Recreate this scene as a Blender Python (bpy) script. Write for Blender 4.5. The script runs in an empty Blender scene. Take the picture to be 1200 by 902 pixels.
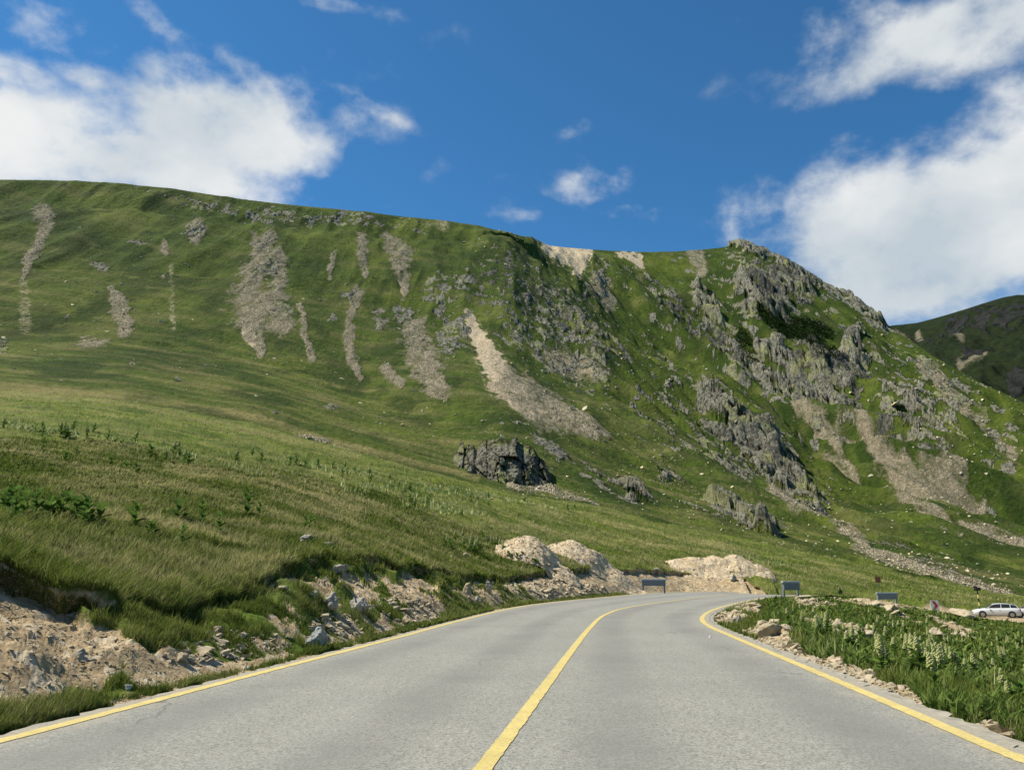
import bpy, bmesh, math, random
import numpy as np
from mathutils import Vector, Matrix

# ------------------------------------------------------------------ camera
F = 900.0 / 1200.0                      # focal length / image width
PITCH = math.atan(224.0 / 900.0)
CAMZ = 1.25
scene = bpy.context.scene
cam_d = bpy.data.cameras.new('camera')
cam_d.sensor_width = 36.0
cam_d.lens = 36.0 * F
cam_d.clip_start = 0.1
cam_d.clip_end = 12000
cam = bpy.data.objects.new('camera', cam_d)
scene.collection.objects.link(cam)
cam.location = (0, 0, CAMZ)
cam.rotation_euler = (math.pi / 2 + PITCH, 0, 0)
scene.camera = cam
cp, sp = math.cos(PITCH), math.sin(PITCH)

# ------------------------------------------------------------------ light
SUN_EL = math.radians(54)
SUN_AZ = math.radians(-84)              # measured from +Y towards +X
world = bpy.data.worlds.new('World')
scene.world = world
world.use_nodes = True
sun_d = bpy.data.lights.new('sun', 'SUN')
sun_d.energy = 5.0
sun_d.angle = math.radians(0.5)
sun_d.color = (1.0, 0.93, 0.80)
sun = bpy.data.objects.new('sun', sun_d)
scene.collection.objects.link(sun)
sdir = Vector((math.sin(SUN_AZ) * math.cos(SUN_EL), math.cos(SUN_AZ) * math.cos(SUN_EL), math.sin(SUN_EL)))
sun.rotation_euler = (-sdir).to_track_quat('-Z', 'Y').to_euler()
sun.location = (-30, 10, 60)
SKY_STRENGTH = 0.085
CLOUD_STRENGTH = 0.60
scene.view_settings.view_transform = 'Standard'
scene.view_settings.look = 'None'
scene.view_settings.exposure = 0.60
scene.view_settings.gamma = 1.0
scene.render.engine = 'CYCLES'
scene.cycles.max_bounces = 5
scene.cycles.diffuse_bounces = 2
scene.cycles.glossy_bounces = 2
scene.cycles.transmission_bounces = 2
scene.cycles.transparent_max_bounces = 6
scene.cycles.use_denoising = True
try:
    scene.cycles.denoising_input_passes = 'RGB_ALBEDO_NORMAL'
except Exception:
    pass

rng = np.random.default_rng(7)
random.seed(7)

# ------------------------------------------------------------------ photo geometry helpers
def ray(px, py):
    px = np.asarray(px, float); py = np.asarray(py, float)
    u = (px - 600) / 900.0
    v = -(py - 451) / 900.0
    return u, cp - v * sp, sp + v * cp
def azel(px, py):
    x, y, z = ray(px, py)
    return np.arctan2(x, y), np.arctan2(z, np.hypot(x, y))
def ground_pt(px, py, z0=0.0):
    x, y, z = ray(px, py)
    t = (z0 - CAMZ) / z
    return x * t, y * t
def project(x, y, z):
    z = z - CAMZ
    d = y * cp + z * sp
    up = -y * sp + z * cp
    d = np.where(d > 0.01, d, 0.01)
    return 600 + 900 * x / d, 451 - 900 * up / d

# ------------------------------------------------------------------ noise
def _hash(ix, iy, seed):
    h = (ix.astype(np.int64) * 374761393 + iy.astype(np.int64) * 668265263 + seed * 982451653) & 0xffffffff
    h = ((h ^ (h >> 13)) * 1274126177) & 0xffffffff
    h = (h ^ (h >> 16)) & 0xffffffff
    h = (h * 2246822519) & 0xffffffff
    h = (h ^ (h >> 15)) & 0xffffffff
    return h / 4294967295.0
def perlin(x, y, seed=0):
    ix = np.floor(x); iy = np.floor(y)
    fx = x - ix; fy = y - iy
    ux = fx * fx * fx * (fx * (fx * 6 - 15) + 10); uy = fy * fy * fy * (fy * (fy * 6 - 15) + 10)
    def g(dx, dy):
        a = _hash(ix + dx, iy + dy, seed) * (2 * np.pi)
        return np.cos(a) * (fx - dx) + np.sin(a) * (fy - dy)
    n0 = g(0, 0) * (1 - ux) + g(1, 0) * ux
    n1 = g(0, 1) * (1 - ux) + g(1, 1) * ux
    return (n0 * (1 - uy) + n1 * uy) * 1.5
def fbm(x, y, octv=5, seed=0, gain=0.5, lac=2.03):
    s = np.zeros_like(x); a = 1.0; t = 0
    for k in range(octv):
        s += a * perlin(x, y, seed + k * 17); t += a * a
        x = x * lac + 13.7; y = y * lac + 5.1; a *= gain
    return s / math.sqrt(t)
def ridged(x, y, octv=4, seed=0, gain=0.5):
    s = np.zeros_like(x); a = 1.0; t = 0
    for k in range(octv):
        s += a * (1 - np.minimum(1, 2 * np.abs(perlin(x, y, seed + k * 31)))); t += a
        x = x * 2.03 + 3.1; y = y * 2.03 + 9.7; a *= gain
    return s / t
def facets(x, y, seed=0, tilt=1.0):
    """blocky cell field: each cell a tilted plane; returns height, edge distance, cell random"""
    ix = np.floor(x); iy = np.floor(y)
    best = np.full(x.shape, 9.0); sec = np.full(x.shape, 9.0)
    hgt = np.zeros(x.shape); rnd = np.zeros(x.shape)
    for dx in (-1, 0, 1):
        for dy in (-1, 0, 1):
            cx = ix + dx; cy = iy + dy
            ox = _hash(cx, cy, seed + 1); oy = _hash(cx, cy, seed + 2)
            px = x - (cx + ox); py = y - (cy + oy)
            d = np.abs(px) * 0.6 + np.abs(py) * 0.6 + np.sqrt(px * px + py * py) * 0.5
            r = _hash(cx, cy, seed + 3)
            h = r + tilt * ((_hash(cx, cy, seed + 4) - 0.5) * px + (_hash(cx, cy, seed + 5) - 0.5) * py)
            m = d < best
            sec = np.where(m, best, np.minimum(sec, d))
            hgt = np.where(m, h, hgt); rnd = np.where(m, _hash(cx, cy, seed + 6), rnd)
            best = np.where(m, d, best)
    return hgt, sec - best, rnd
def sstep(a, b, x):
    t = np.clip((x - a) / (b - a), 0, 1)
    return t * t * (3 - 2 * t)
def gsmooth(a, sigma, axis):
    r = int(3 * sigma) + 1
    k = np.exp(-0.5 * (np.arange(-r, r + 1) / sigma) ** 2); k /= k.sum()
    a = np.moveaxis(a, axis, 0)
    p = np.concatenate([np.repeat(a[:1], r, 0), a, np.repeat(a[-1:], r, 0)], 0)
    out = np.zeros_like(a)
    for i, w in enumerate(k):
        out += w * p[i:i + a.shape[0]]
    return np.moveaxis(out, 0, axis)

# ------------------------------------------------------------------ object helpers
def tag(o, label=None, cat=None, group=None, kind=None):
    if label: o['label'] = label
    if cat: o['category'] = cat
    if group: o['group'] = group
    if kind: o['kind'] = kind
    return o
def link(o, parent=None):
    scene.collection.objects.link(o)
    if parent is not None: o.parent = parent
    return o
def mesh_np(name, verts, faces, mat=None, smooth=False, attrs=None, parent=None):
    """verts Nx3; faces = list of int arrays (M x k)"""
    me = bpy.data.meshes.new(name)
    nv = len(verts)
    me.vertices.add(nv)
    me.vertices.foreach_set('co', np.ascontiguousarray(verts, dtype=np.float32).ravel())
    idx = np.concatenate([f.ravel() for f in faces]).astype(np.int32)
    cnt = np.concatenate([np.full(len(f), f.shape[1]) for f in faces]).astype(np.int32)
    st = np.concatenate([[0], np.cumsum(cnt)[:-1]]).astype(np.int32)
    me.loops.add(len(idx)); me.polygons.add(len(cnt))
    me.loops.foreach_set('vertex_index', idx)
    me.polygons.foreach_set('loop_start', st)
    try: me.polygons.foreach_set('loop_total', cnt)
    except Exception: pass
    me.polygons.foreach_set('use_smooth', np.full(len(cnt), smooth))
    me.update(calc_edges=True)
    if attrs:
        for k, v in attrs.items():
            if v.ndim == 1:
                a = me.attributes.new(k, 'FLOAT', 'POINT'); a.data.foreach_set('value', v.astype(np.float32))
            else:
                a = me.attributes.new(k, 'FLOAT_COLOR', 'POINT')
                a.data.foreach_set('color', np.ascontiguousarray(v, dtype=np.float32).ravel())
    if mat: me.materials.append(mat)
    o = bpy.data.objects.new(name, me)
    return link(o, parent)
def obj_bm(name, bm, mat, parent=None, smooth=False, loc=None):
    me = bpy.data.meshes.new(name); bm.to_mesh(me); bm.free()
    for p in me.polygons: p.use_smooth = smooth
    if mat: me.materials.append(mat)
    o = bpy.data.objects.new(name, me)
    if loc is not None: o.location = loc
    return link(o, parent)
def empty(name, loc, rz=0):
    o = bpy.data.objects.new(name, None); o.empty_display_size = 0.2
    o.location = loc; o.rotation_euler = (0, 0, rz)
    return link(o)

# ------------------------------------------------------------------ materials
class NT:
    def __init__(self, name):
        self.m = bpy.data.materials.new(name); self.m.use_nodes = True
        self.t = self.m.node_tree; self.t.nodes.clear()
        self.out = self.t.nodes.new('ShaderNodeOutputMaterial')
    def n(self, typ, **kw):
        nd = self.t.nodes.new(typ)
        for k, v in kw.items():
            if k in ('operation', 'blend_type', 'data_type', 'feature', 'noise_dimensions', 'attribute_name', 'distance', 'normalize', 'clamp_factor', 'vector_type'):
                setattr(nd, k, v)
        return nd
    def l(self, a, b): self.t.links.new(a, b)
    def put(self, sock, v):
        if hasattr(v, 'is_output'): self.l(v, sock)
        elif v is not None:
            if isinstance(v, tuple) and len(v) == 3 and sock.type == 'RGBA': v = (*v, 1)
            sock.default_value = v
    def coord(self): return self.n('ShaderNodeTexCoord').outputs['Object']
    def mapping(self, v, scale=(1, 1, 1), rot=(0, 0, 0)):
        m = self.n('ShaderNodeMapping'); self.l(v, m.inputs[0])
        m.inputs['Scale'].default_value = scale; m.inputs['Rotation'].default_value = rot
        return m.outputs[0]
    def noise(self, vec, scale, detail=4, rough=0.55, dist=0.0):
        n = self.n('ShaderNodeTexNoise'); self.l(vec, n.inputs['Vector'])
        n.inputs['Scale'].default_value = scale; n.inputs['Detail'].default_value = detail
        n.inputs['Roughness'].default_value = rough; n.inputs['Distortion'].default_value = dist
        return n.outputs['Fac']
    def vor(self, vec, scale, feature='F1', out='Distance'):
        n = self.n('ShaderNodeTexVoronoi', feature=feature); self.l(vec, n.inputs['Vector'])
        n.inputs['Scale'].default_value = scale
        return n.outputs[out]
    def ramp(self, fac, a, b, lo=0.0, hi=1.0):
        n = self.n('ShaderNodeMapRange'); self.l(fac, n.inputs[0])
        for i, v in zip((1, 2, 3, 4), (a, b, lo, hi)): n.inputs[i].default_value = v
        return n.outputs[0]
    def math(self, op, a, b=None, c=None):
        n = self.n('ShaderNodeMath', operation=op)
        self.put(n.inputs[0], a)
        if b is not None: self.put(n.inputs[1], b)
        if c is not None: self.put(n.inputs[2], c)
        return n.outputs[0]
    def mix(self, f, a, b, bt='MIX'):
        n = self.n('ShaderNodeMix', data_type='RGBA', blend_type=bt)
        self.put(n.inputs['Factor'], f); self.put(n.inputs[6], a); self.put(n.inputs[7], b)
        return n.outputs[2]
    def attr(self, name, out='Fac'):
        n = self.n('ShaderNodeAttribute', attribute_name=name); return n.outputs[out]
    def bump(self, h, strength=0.5, dist=1.0, normal=None):
        n = self.n('ShaderNodeBump'); self.l(h, n.inputs['Height'])
        n.inputs['Strength'].default_value = strength; n.inputs['Distance'].default_value = dist
        if normal is not None: self.l(normal, n.inputs['Normal'])
        return n.outputs[0]
    def bsdf(self, col, rough=0.9, normal=None, spec=0.2, metal=0.0):
        b = self.n('ShaderNodeBsdfPrincipled')
        self.put(b.inputs['Base Color'], col); self.put(b.inputs['Roughness'], rough)
        b.inputs['Specular IOR Level'].default_value = spec; b.inputs['Metallic'].default_value = metal
        if normal is not None: self.l(normal, b.inputs['Normal'])
        self.l(b.outputs[0], self.out.inputs[0])
        return b

def simple_mat(name, col, rough=0.6, metal=0.0, var=0.15, scale=8.0, spec=0.4):
    t = NT(name); c = t.coord(); n = t.noise(c, scale, 5)
    f = t.ramp(n, 0.3, 0.7)
    d = tuple(x * (1 - var) for x in col); e = tuple(min(1, x * (1 + var)) for x in col)
    t.bsdf(t.mix(f, d, e), rough, t.bump(n, 0.15, 0.01), spec, metal)
    return t.m

G_DARK = (0.026, 0.050, 0.008)
G_MID = (0.074, 0.124, 0.014)
G_LITE = (0.145, 0.182, 0.025)
STRAW = (0.24, 0.20, 0.085)

def terrain_mat(name, far, cloud_shade=False):
    t = NT(name); c = t.coord()
    m1 = t.n('ShaderNodeSeparateColor'); t.l(t.attr('mask_a', 'Color'), m1.inputs[0])   # rock scree sand
    m2 = t.n('ShaderNodeSeparateColor'); t.l(t.attr('mask_b', 'Color'), m2.inputs[0])   # dark straw lichen
    rock, scree, sand = m1.outputs
    dark, straw, lich = m2.outputs
    if far:
        s = dict(a=0.02, b=0.12, c=0.55, r1=0.16, r2=0.7, v=0.75, sc=1.7)
    else:
        s = dict(a=0.25, b=1.6, c=9.0, r1=1.5, r2=7.0, v=9.0, sc=6.0)
    na = t.noise(c, s['a'], 5, 0.6); nb = t.noise(c, s['b'], 6, 0.65); nc = t.noise(c, s['c'], 5, 0.7)
    q = 0.80 if far else 0.95
    gd, gm, gl = [tuple(v * q for v in c_) for c_ in (G_DARK, G_MID, G_LITE)]
    g = t.mix(t.ramp(nb, 0.3, 0.72), gd, gm)
    g = t.mix(t.math('MULTIPLY', t.ramp(na, 0.42, 0.68), 0.8), g, gl)
    g = t.mix(t.math('MULTIPLY', t.ramp(nc, 0.52, 0.72), 0.55), g, (0.020, 0.034, 0.007))
    g = t.mix(t.math('MULTIPLY', t.ramp(nc, 0.52, 0.30), 0.35), g, (0.14, 0.15, 0.04))
    if far:
        nd = t.noise(c, 0.33, 4, 0.7)
        g = t.mix(t.ramp(nd, 0.52, 0.64, 0, 0.55), g, (0.026, 0.040, 0.010))
        g = t.mix(t.ramp(t.noise(c, 1.1, 3, 0.7), 0.60, 0.70, 0, 0.5), g, (0.20, 0.18, 0.085))
    sw = t.math('MULTIPLY', straw, t.ramp(nc, 0.25, 0.6, 0.35, 1.0))
    g = t.mix(sw, g, STRAW)
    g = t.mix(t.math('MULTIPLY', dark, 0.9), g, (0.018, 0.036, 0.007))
    # rock
    rn = t.noise(t.mapping(c, (1, 1, 0.35)), s['r1'], 8, 0.68)
    rn2 = t.noise(t.mapping(c, (1, 1, 0.5)), s['r2'], 6, 0.75)
    rk = t.mix(t.ramp(rn, 0.36, 0.60), (0.060, 0.060, 0.052), (0.26, 0.25, 0.185))
    rk = t.mix(t.ramp(rn2, 0.36, 0.62), rk, (0.31, 0.30, 0.225))
    rk = t.mix(t.math('MULTIPLY', t.ramp(rn2, 0.50, 0.41), 0.85), rk, (0.035, 0.036, 0.030))
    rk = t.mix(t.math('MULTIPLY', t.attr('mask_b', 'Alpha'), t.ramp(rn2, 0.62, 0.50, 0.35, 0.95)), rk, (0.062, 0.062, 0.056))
    rk = t.mix(t.math('MULTIPLY', lich, t.ramp(nb, 0.45, 0.6)), rk, (0.30, 0.31, 0.13))
    if cloud_shade:  # cloud shadow painted in: much darker rock and turf colours
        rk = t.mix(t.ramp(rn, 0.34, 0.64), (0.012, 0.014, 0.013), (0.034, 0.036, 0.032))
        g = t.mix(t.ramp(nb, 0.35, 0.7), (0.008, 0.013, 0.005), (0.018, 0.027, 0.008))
    # scree
    vc = t.vor(c, s['sc'], 'F1', 'Color')
    vs = t.n('ShaderNodeSeparateColor'); t.l(vc, vs.inputs[0])
    vd = t.vor(c, s['sc'], 'DISTANCE_TO_EDGE', 'Distance')
    sc = t.mix(vs.outputs[0], (0.36, 0.30, 0.19), (0.70, 0.61, 0.43))
    sc = t.mix(t.ramp(vd, 0.09, 0.0), sc, (0.10, 0.095, 0.07))
    sc = t.mix(t.math('MULTIPLY', t.ramp(nb, 0.48, 0.62), 0.6), sc, (0.10, 0.105, 0.045))
    # sand / earth
    sd = t.mix(t.ramp(nc, 0.3, 0.7), *(((0.36, 0.28, 0.175), (0.56, 0.465, 0.315)) if far else ((0.25, 0.178, 0.098), (0.43, 0.345, 0.21))))
    sd = t.mix(t.math('MULTIPLY', t.ramp(nb, 0.45, 0.7), 0.6), sd, (0.36, 0.28, 0.17) if far else (0.18, 0.118, 0.062))
    sd = t.mix(t.math('MULTIPLY', t.ramp(vs.outputs[1], 0.75, 0.85), 0.6), sd, (0.50, 0.43, 0.32))
    def edge(m, w=0.22):
        return t.ramp(t.math('ADD', m, t.math('ADD', t.math('MULTIPLY', t.math('SUBTRACT', nc, 0.5), 1.0), t.math('MULTIPLY', t.math('SUBTRACT', nb, 0.5), 0.9))), 0.5 - w, 0.5 + w)
    col = t.mix(edge(sand), g, sd)
    col = t.mix(edge(scree, 0.30), col, sc)
    er = edge(rock, 0.13)
    col = t.mix(er, col, rk)
    # relief
    hg = t.math('MULTIPLY', nc, 0.9)
    hr = t.math('ADD', t.math('MULTIPLY', rn2, 1.6), rn)
    hs = t.math('MINIMUM', vd, 0.25)
    h = t.math('ADD', hg, t.math('MULTIPLY', hr, er))
    h = t.math('ADD', h, t.math('MULTIPLY', t.math('MULTIPLY', hs, scree), 2.5))
    nrm = t.bump(h, 0.95 if far else 0.6, 1.6 if far else 0.10)
    t.bsdf(col, 0.95, nrm, 0.08)
    return t.m
M_FAR = terrain_mat('hill_turf_and_rock', True)
M_NEAR = terrain_mat('meadow_turf_and_soil', False)

def asphalt_mat():
    t = NT('old_asphalt'); c = t.coord()
    n1 = t.noise(c, 120, 3, 0.7); n2 = t.noise(c, 0.45, 5, 0.6); n3 = t.noise(t.mapping(c, (1, 0.12, 1), (0, 0, -0.13)), 1.6, 4)
    v = t.vor(c, 85, 'F1', 'Color'); vs = t.n('ShaderNodeSeparateColor'); t.l(v, vs.inputs[0])
    v2 = t.vor(c, 52, 'F1', 'Color'); vs2 = t.n('ShaderNodeSeparateColor'); t.l(v2, vs2.inputs[0])
    a = t.mix(vs.outputs[0], (0.140, 0.140, 0.120), (0.340, 0.337, 0.290))
    a = t.mix(t.math('MULTIPLY', t.ramp(vs2.outputs[1], 0.86, 0.9), 0.5), a, (0.07, 0.07, 0.065))
    a = t.mix(t.math('MULTIPLY', t.ramp(vs2.outputs[0], 0.90, 0.95), 0.5), a, (0.40, 0.39, 0.35))
    a = t.mix(t.ramp(n2, 0.35, 0.7, 0.0, 0.35), a, (0.155, 0.16, 0.150))
    a = t.mix(t.ramp(n3, 0.5, 0.75, 0.0, 0.30), a, (0.27, 0.27, 0.25))
    ac = t.attr('across')
    wt = t.math('MULTIPLY', t.ramp(t.math('COSINE', t.math('MULTIPLY', ac, 25.13)), -0.9, 0.1, 1.0, 0.0), t.ramp(n2, 0.3, 0.6, 0.3, 1.0))
    a = t.mix(t.math('MULTIPLY', wt, 0.6), a, (0.155, 0.155, 0.142))
    ed = t.ramp(t.math('ADD', t.math('ABSOLUTE', t.math('SUBTRACT', ac, 0.5)), t.math('MULTIPLY', t.math('SUBTRACT', t.noise(c, 1.4, 5, 0.65), 0.5), 0.16)), 0.44, 0.52, 0, 0.65)
    a = t.mix(ed, a, (0.36, 0.31, 0.22))
    # hairline cracks, oil spots
    wc = t.n('ShaderNodeVectorMath', operation='ADD')
    nn = t.n('ShaderNodeTexNoise'); t.l(c, nn.inputs['Vector']); nn.inputs['Scale'].default_value = 1.3; nn.inputs['Detail'].default_value = 6
    t.l(c, wc.inputs[0]); t.l(nn.outputs['Color'], wc.inputs[1])
    vd = t.vor(wc.outputs[0], 0.23, 'DISTANCE_TO_EDGE', 'Distance')
    crack = t.math('MULTIPLY', t.ramp(vd, 0.006, 0.0), t.ramp(t.noise(c, 0.3, 2), 0.5, 0.6))
    a = t.mix(t.math('MULTIPLY', crack, 0.6), a, (0.06, 0.06, 0.055))
    n5 = t.noise(c, 2.3, 2)
    a = t.mix(t.ramp(n5, 0.74, 0.80, 0, 0.6), a, (0.09, 0.09, 0.085))
    h = t.math('ADD', vs.outputs[0], n1)
    t.bsdf(a, 0.85, t.bump(h, 0.5, 0.006), 0.25)
    return t.m
M_ASPHALT = asphalt_mat()
def paint_mat():
    t = NT('yellow_road_paint'); c = t.coord()
    n = t.noise(c, 30, 6, 0.75); n2 = t.noise(c, 3, 4)
    col = t.mix(t.ramp(n2, 0.3, 0.7), (0.46, 0.365, 0.11), (0.58, 0.465, 0.16))
    col = t.mix(t.ramp(n, 0.47, 0.64, 0, 0.8), col, (0.27, 0.25, 0.18))
    t.bsdf(col, 0.7, t.bump(t.noise(c, 120, 3), 0.4, 0.005), 0.3)
    return t.m
M_PAINT = paint_mat()
M_EDGE = simple_mat('worn_concrete_edge', (0.27, 0.25, 0.20), 0.9, var=0.35, scale=5)

def stone_mat(name, a, b, lichen=(0.34, 0.33, 0.2), sc=4.0):
    t = NT(name); c = t.coord()
    n = t.noise(c, sc, 8, 0.7); n2 = t.noise(c, sc * 4, 5, 0.7); n3 = t.noise(c, sc * 0.8, 3)
    col = t.mix(t.ramp(n, 0.32, 0.68), a, b)
    col = t.mix(t.ramp(n2, 0.55, 0.7, 0, 0.5), col, tuple(x * 0.35 for x in a))
    col = t.mix(t.ramp(n3, 0.55, 0.7, 0, 0.6), col, lichen)
    t.bsdf(col, 0.9, t.bump(t.math('ADD', n, t.math('MULTIPLY', n2, 0.5)), 0.8, 0.25 / sc), 0.15)
    return t.m
M_ROCK = stone_mat('pale_granite', (0.24, 0.23, 0.19), (0.50, 0.47, 0.39))
M_SCREE = stone_mat('weathered_scree', (0.38, 0.32, 0.20), (0.74, 0.65, 0.46), (0.50, 0.46, 0.29), 0.6)
M_ROCKB = stone_mat('tan_stone', (0.27, 0.22, 0.14), (0.52, 0.45, 0.32), (0.38, 0.33, 0.21))
M_ROCKG = stone_mat('blue_grey_stone', (0.22, 0.235, 0.23), (0.46, 0.47, 0.44))
M_CRAG = stone_mat('crag_rock', (0.12, 0.12, 0.108), (0.36, 0.35, 0.28), (0.36, 0.36, 0.20), 0.5)

def leaf_mat(name, dark, lite, transl=0.35, use_tone=True, straw=None):
    t = NT(name)
    if use_tone:
        tone = t.attr('tone')
    else:
        tone = t.ramp(t.noise(t.coord(), 6.0, 3), 0.3, 0.7)
    col = t.mix(tone, dark, lite)
    if straw is not None:
        col = t.mix(t.attr('dry'), col, straw)
    d = t.n('ShaderNodeBsdfDiffuse'); t.put(d.inputs[0], col)
    tr = t.n('ShaderNodeBsdfTranslucent'); t.put(tr.inputs[0], col)
    mx = t.n('ShaderNodeMixShader'); mx.inputs[0].default_value = transl
    t.l(d.outputs[0], mx.inputs[1]); t.l(tr.outputs[0], mx.inputs[2]); t.l(mx.outputs[0], t.out.inputs[0])
    return t.m
M_GRASS = leaf_mat('grass_blades', (0.040, 0.078, 0.012), (0.190, 0.232, 0.045), 0.35, True, (0.50, 0.44, 0.22))
M_HLEAF = leaf_mat('hellebore_leaf', (0.06, 0.12, 0.022), (0.15, 0.22, 0.05), 0.3, False)
M_HDARK = leaf_mat('hellebore_leaf_dark', (0.045, 0.10, 0.022), (0.11, 0.18, 0.04), 0.3, False)
M_FLOWER = leaf_mat('hellebore_flower', (0.36, 0.41, 0.15), (0.62, 0.62, 0.32), 0.3, False)
M_PINE = leaf_mat('dwarf_pine_needles', (0.012, 0.024, 0.008), (0.035, 0.055, 0.016), 0.15)

# ------------------------------------------------------------------ sky with clouds
def build_world():
    t = world.node_tree; t.nodes.clear()
    N = lambda k: t.nodes.new(k)
    out = N('ShaderNodeOutputWorld'); sky = N('ShaderNodeTexSky'); sky.sky_type = 'NISHITA'
    sky.sun_disc = False; sky.sun_elevation = SUN_EL; sky.sun_rotation = SUN_AZ
    sky.altitude = 2100; sky.air_density = 1.0; sky.dust_density = 0.15; sky.ozone_density = 3.2
    bg = N('ShaderNodeBackground'); bg.inputs[1].default_value = SKY_STRENGTH
    tint = N('ShaderNodeMix'); tint.data_type = 'RGBA'; tint.blend_type = 'MULTIPLY'; tint.inputs[0].default_value = 1.0
    t.links.new(sky.outputs[0], tint.inputs[6]); tint.inputs[7].default_value = (0.45, 0.97, 1.16, 1)
    t.links.new(tint.outputs[2], bg.inputs[0])
    tc = N('ShaderNodeTexCoord'); sep = N('ShaderNodeSeparateXYZ'); t.links.new(tc.outputs['Generated'], sep.inputs[0])
    def M(op, a, b=None, c=None):
        n = N('ShaderNodeMath'); n.operation = op
        for i, v in enumerate((a, b, c)):
            if v is None: continue
            if hasattr(v, 'is_output'): t.links.new(v, n.inputs[i])
            else: n.inputs[i].default_value = v
        return n.outputs[0]
    az = M('ARCTAN2', sep.outputs[0], sep.outputs[1]); el = M('ARCSINE', sep.outputs[2])
    def noise(scale, detail, rough=0.55, off=0.0, dist=0.0):
        m = N('ShaderNodeMapping'); t.links.new(tc.outputs['Generated'], m.inputs[0]); m.inputs[1].default_value = (off, off * 0.7, 0)
        m.inputs[3].default_value = (1, 1, 1.35)
        n = N('ShaderNodeTexNoise'); t.links.new(m.outputs[0], n.inputs['Vector'])
        n.inputs['Scale'].default_value = scale; n.inputs['Detail'].default_value = detail; n.inputs['Roughness'].default_value = rough
        n.inputs['Distortion'].default_value = dist
        return n.outputs['Fac']
    field = None
    # cloud banks: centre pixel, half sizes (px), tilt, strength
    for (px, py, rx, ry, ang, st) in [
        (262, 150, 135, 60, 0.05, 1.30), (50, 165, 115, 62, 0.1, 1.30), (-80, 170, 130, 90, 0, 1.3), (160, 185, 160, 40, 0, 1.25), (20, 85, 60, 22, 0, 0.95), (305, 100, 55, 26, -0.5, 0.95),
        (112, 92, 58, 18, 0.1, 0.85), (180, 20, 36, 20, -0.5, 0.62), (40, 28, 120, 44, 0, 0.58), (375, 3, 90, 12, 0, 0.58), (425, 120, 90, 14, -0.3, 0.40),
        (390, 175, 30, 40, 0, 0.75), (430, 240, 40, 8, 0, 0.6),
        (1090, 275, 178, 98, -0.1, 1.35), (1230, 205, 110, 85, 0, 1.3), (1000, 210, 60, 30, 0, 0.9), (940, 240, 40, 26, 0, .85), (1060, 330, 180, 60, 0, 1.2), (1205, 118, 50, 26, -0.6, 0.85),
        (1150, 18, 150, 48, 0.1, 1.25), (1050, 30, 60, 40, 0, .75), (1070, 60, 60, 34, 0, 0.85), (885, 8, 50, 22, 0.3, 0.60), (990, 20, 60, 60, 0, 0.55), (985, 110, 60, 20, 0, 0.42),
        (690, 218, 64, 36, 0.1, 0.52), (735, 248, 60, 16, 0, 0.50), (676, 150, 34, 18, 0, 0.45), (620, 252, 60, 12, 0, 0.34),
    ]:
        a0, e0 = azel(px, py); a0 = float(a0); e0 = float(e0)
        ax = rx / 900.0 / math.cos(e0) * 1.0; ey = ry / 900.0
        da = M('SUBTRACT', az, a0); de = M('SUBTRACT', el, e0)
        ca, sa = math.cos(ang), math.sin(ang)
        u = M('DIVIDE', M('SUBTRACT', M('MULTIPLY', da, ca), M('MULTIPLY', de, -sa)), ax)
        v = M('DIVIDE', M('ADD', M('MULTIPLY', da, -sa), M('MULTIPLY', de, ca)), ey)
        d = M('SQRT', M('ADD', M('MULTIPLY', u, u), M('MULTIPLY', v, v)))
        b = M('MULTIPLY', M('MAXIMUM', M('SUBTRACT', 1.45, d), 0.0), st * 0.62)
        b = M('MINIMUM', b, st * 0.66)
        if field is None: field = b
        else:
            s_ = N('ShaderNodeMath'); s_.operation = 'SMOOTH_MAX'; t.links.new(field, s_.inputs[0]); t.links.new(b, s_.inputs[1]); s_.inputs[2].default_value = 0.15
            field = s_.outputs[0]
    # loose cloud elsewhere in the sky (outside this view)
    behind = M('GREATER_THAN', M('ABSOLUTE', az), 0.80)
    wide = M('MULTIPLY', M('MULTIPLY', behind, 0.55), noise(2.0, 2, 0.5, 3.0))
    field = M('MAXIMUM', field, wide)
    n1 = noise(7.5, 12, 0.55, 0.3, 0.12)
    n2 = noise(17.0, 10, 0.58, 1.3, 0.1)
    f = M('ADD', field, M('MULTIPLY', M('SUBTRACT', n1, 0.5), 1.35))
    f = M('ADD', f, M('MULTIPLY', M('SUBTRACT', n2, 0.5), 0.75))
    mr = N('ShaderNodeMapRange'); mr.interpolation_type = 'SMOOTHSTEP'; t.links.new(f, mr.inputs[0])
    mr.inputs[1].default_value = 0.24; mr.inputs[2].default_value = 0.80; mr.inputs[3].default_value = 0; mr.inputs[4].default_value = 1.0
    has = M('GREATER_THAN', field, 0.02)
    mask = M('MULTIPLY', M('MULTIPLY', mr.outputs[0], M('MINIMUM', M('MULTIPLY', field, 4.0), 1.0)), 0.97)
    # cloud shade: thick and thin parts
    sh = noise(5.5, 7, 0.5, 5.1)
    mr2 = N('ShaderNodeMapRange'); t.links.new(M('ADD', M('MULTIPLY', sh, 0.8), M('MULTIPLY', n1, 0.35)), mr2.inputs[0]); mr2.inputs[1].default_value = 0.42; mr2.inputs[2].default_value = 0.72
    cm = N('ShaderNodeMix'); cm.data_type = 'RGBA'; t.links.new(mr2.outputs[0], cm.inputs[0])
    cm.inputs[6].default_value = (0.60, 0.68, 0.74, 1); cm.inputs[7].default_value = (0.97, 0.98, 0.97, 1)
    bc = N('ShaderNodeBackground'); t.links.new(cm.outputs[2], bc.inputs[0]); bc.inputs[1].default_value = CLOUD_STRENGTH
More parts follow.
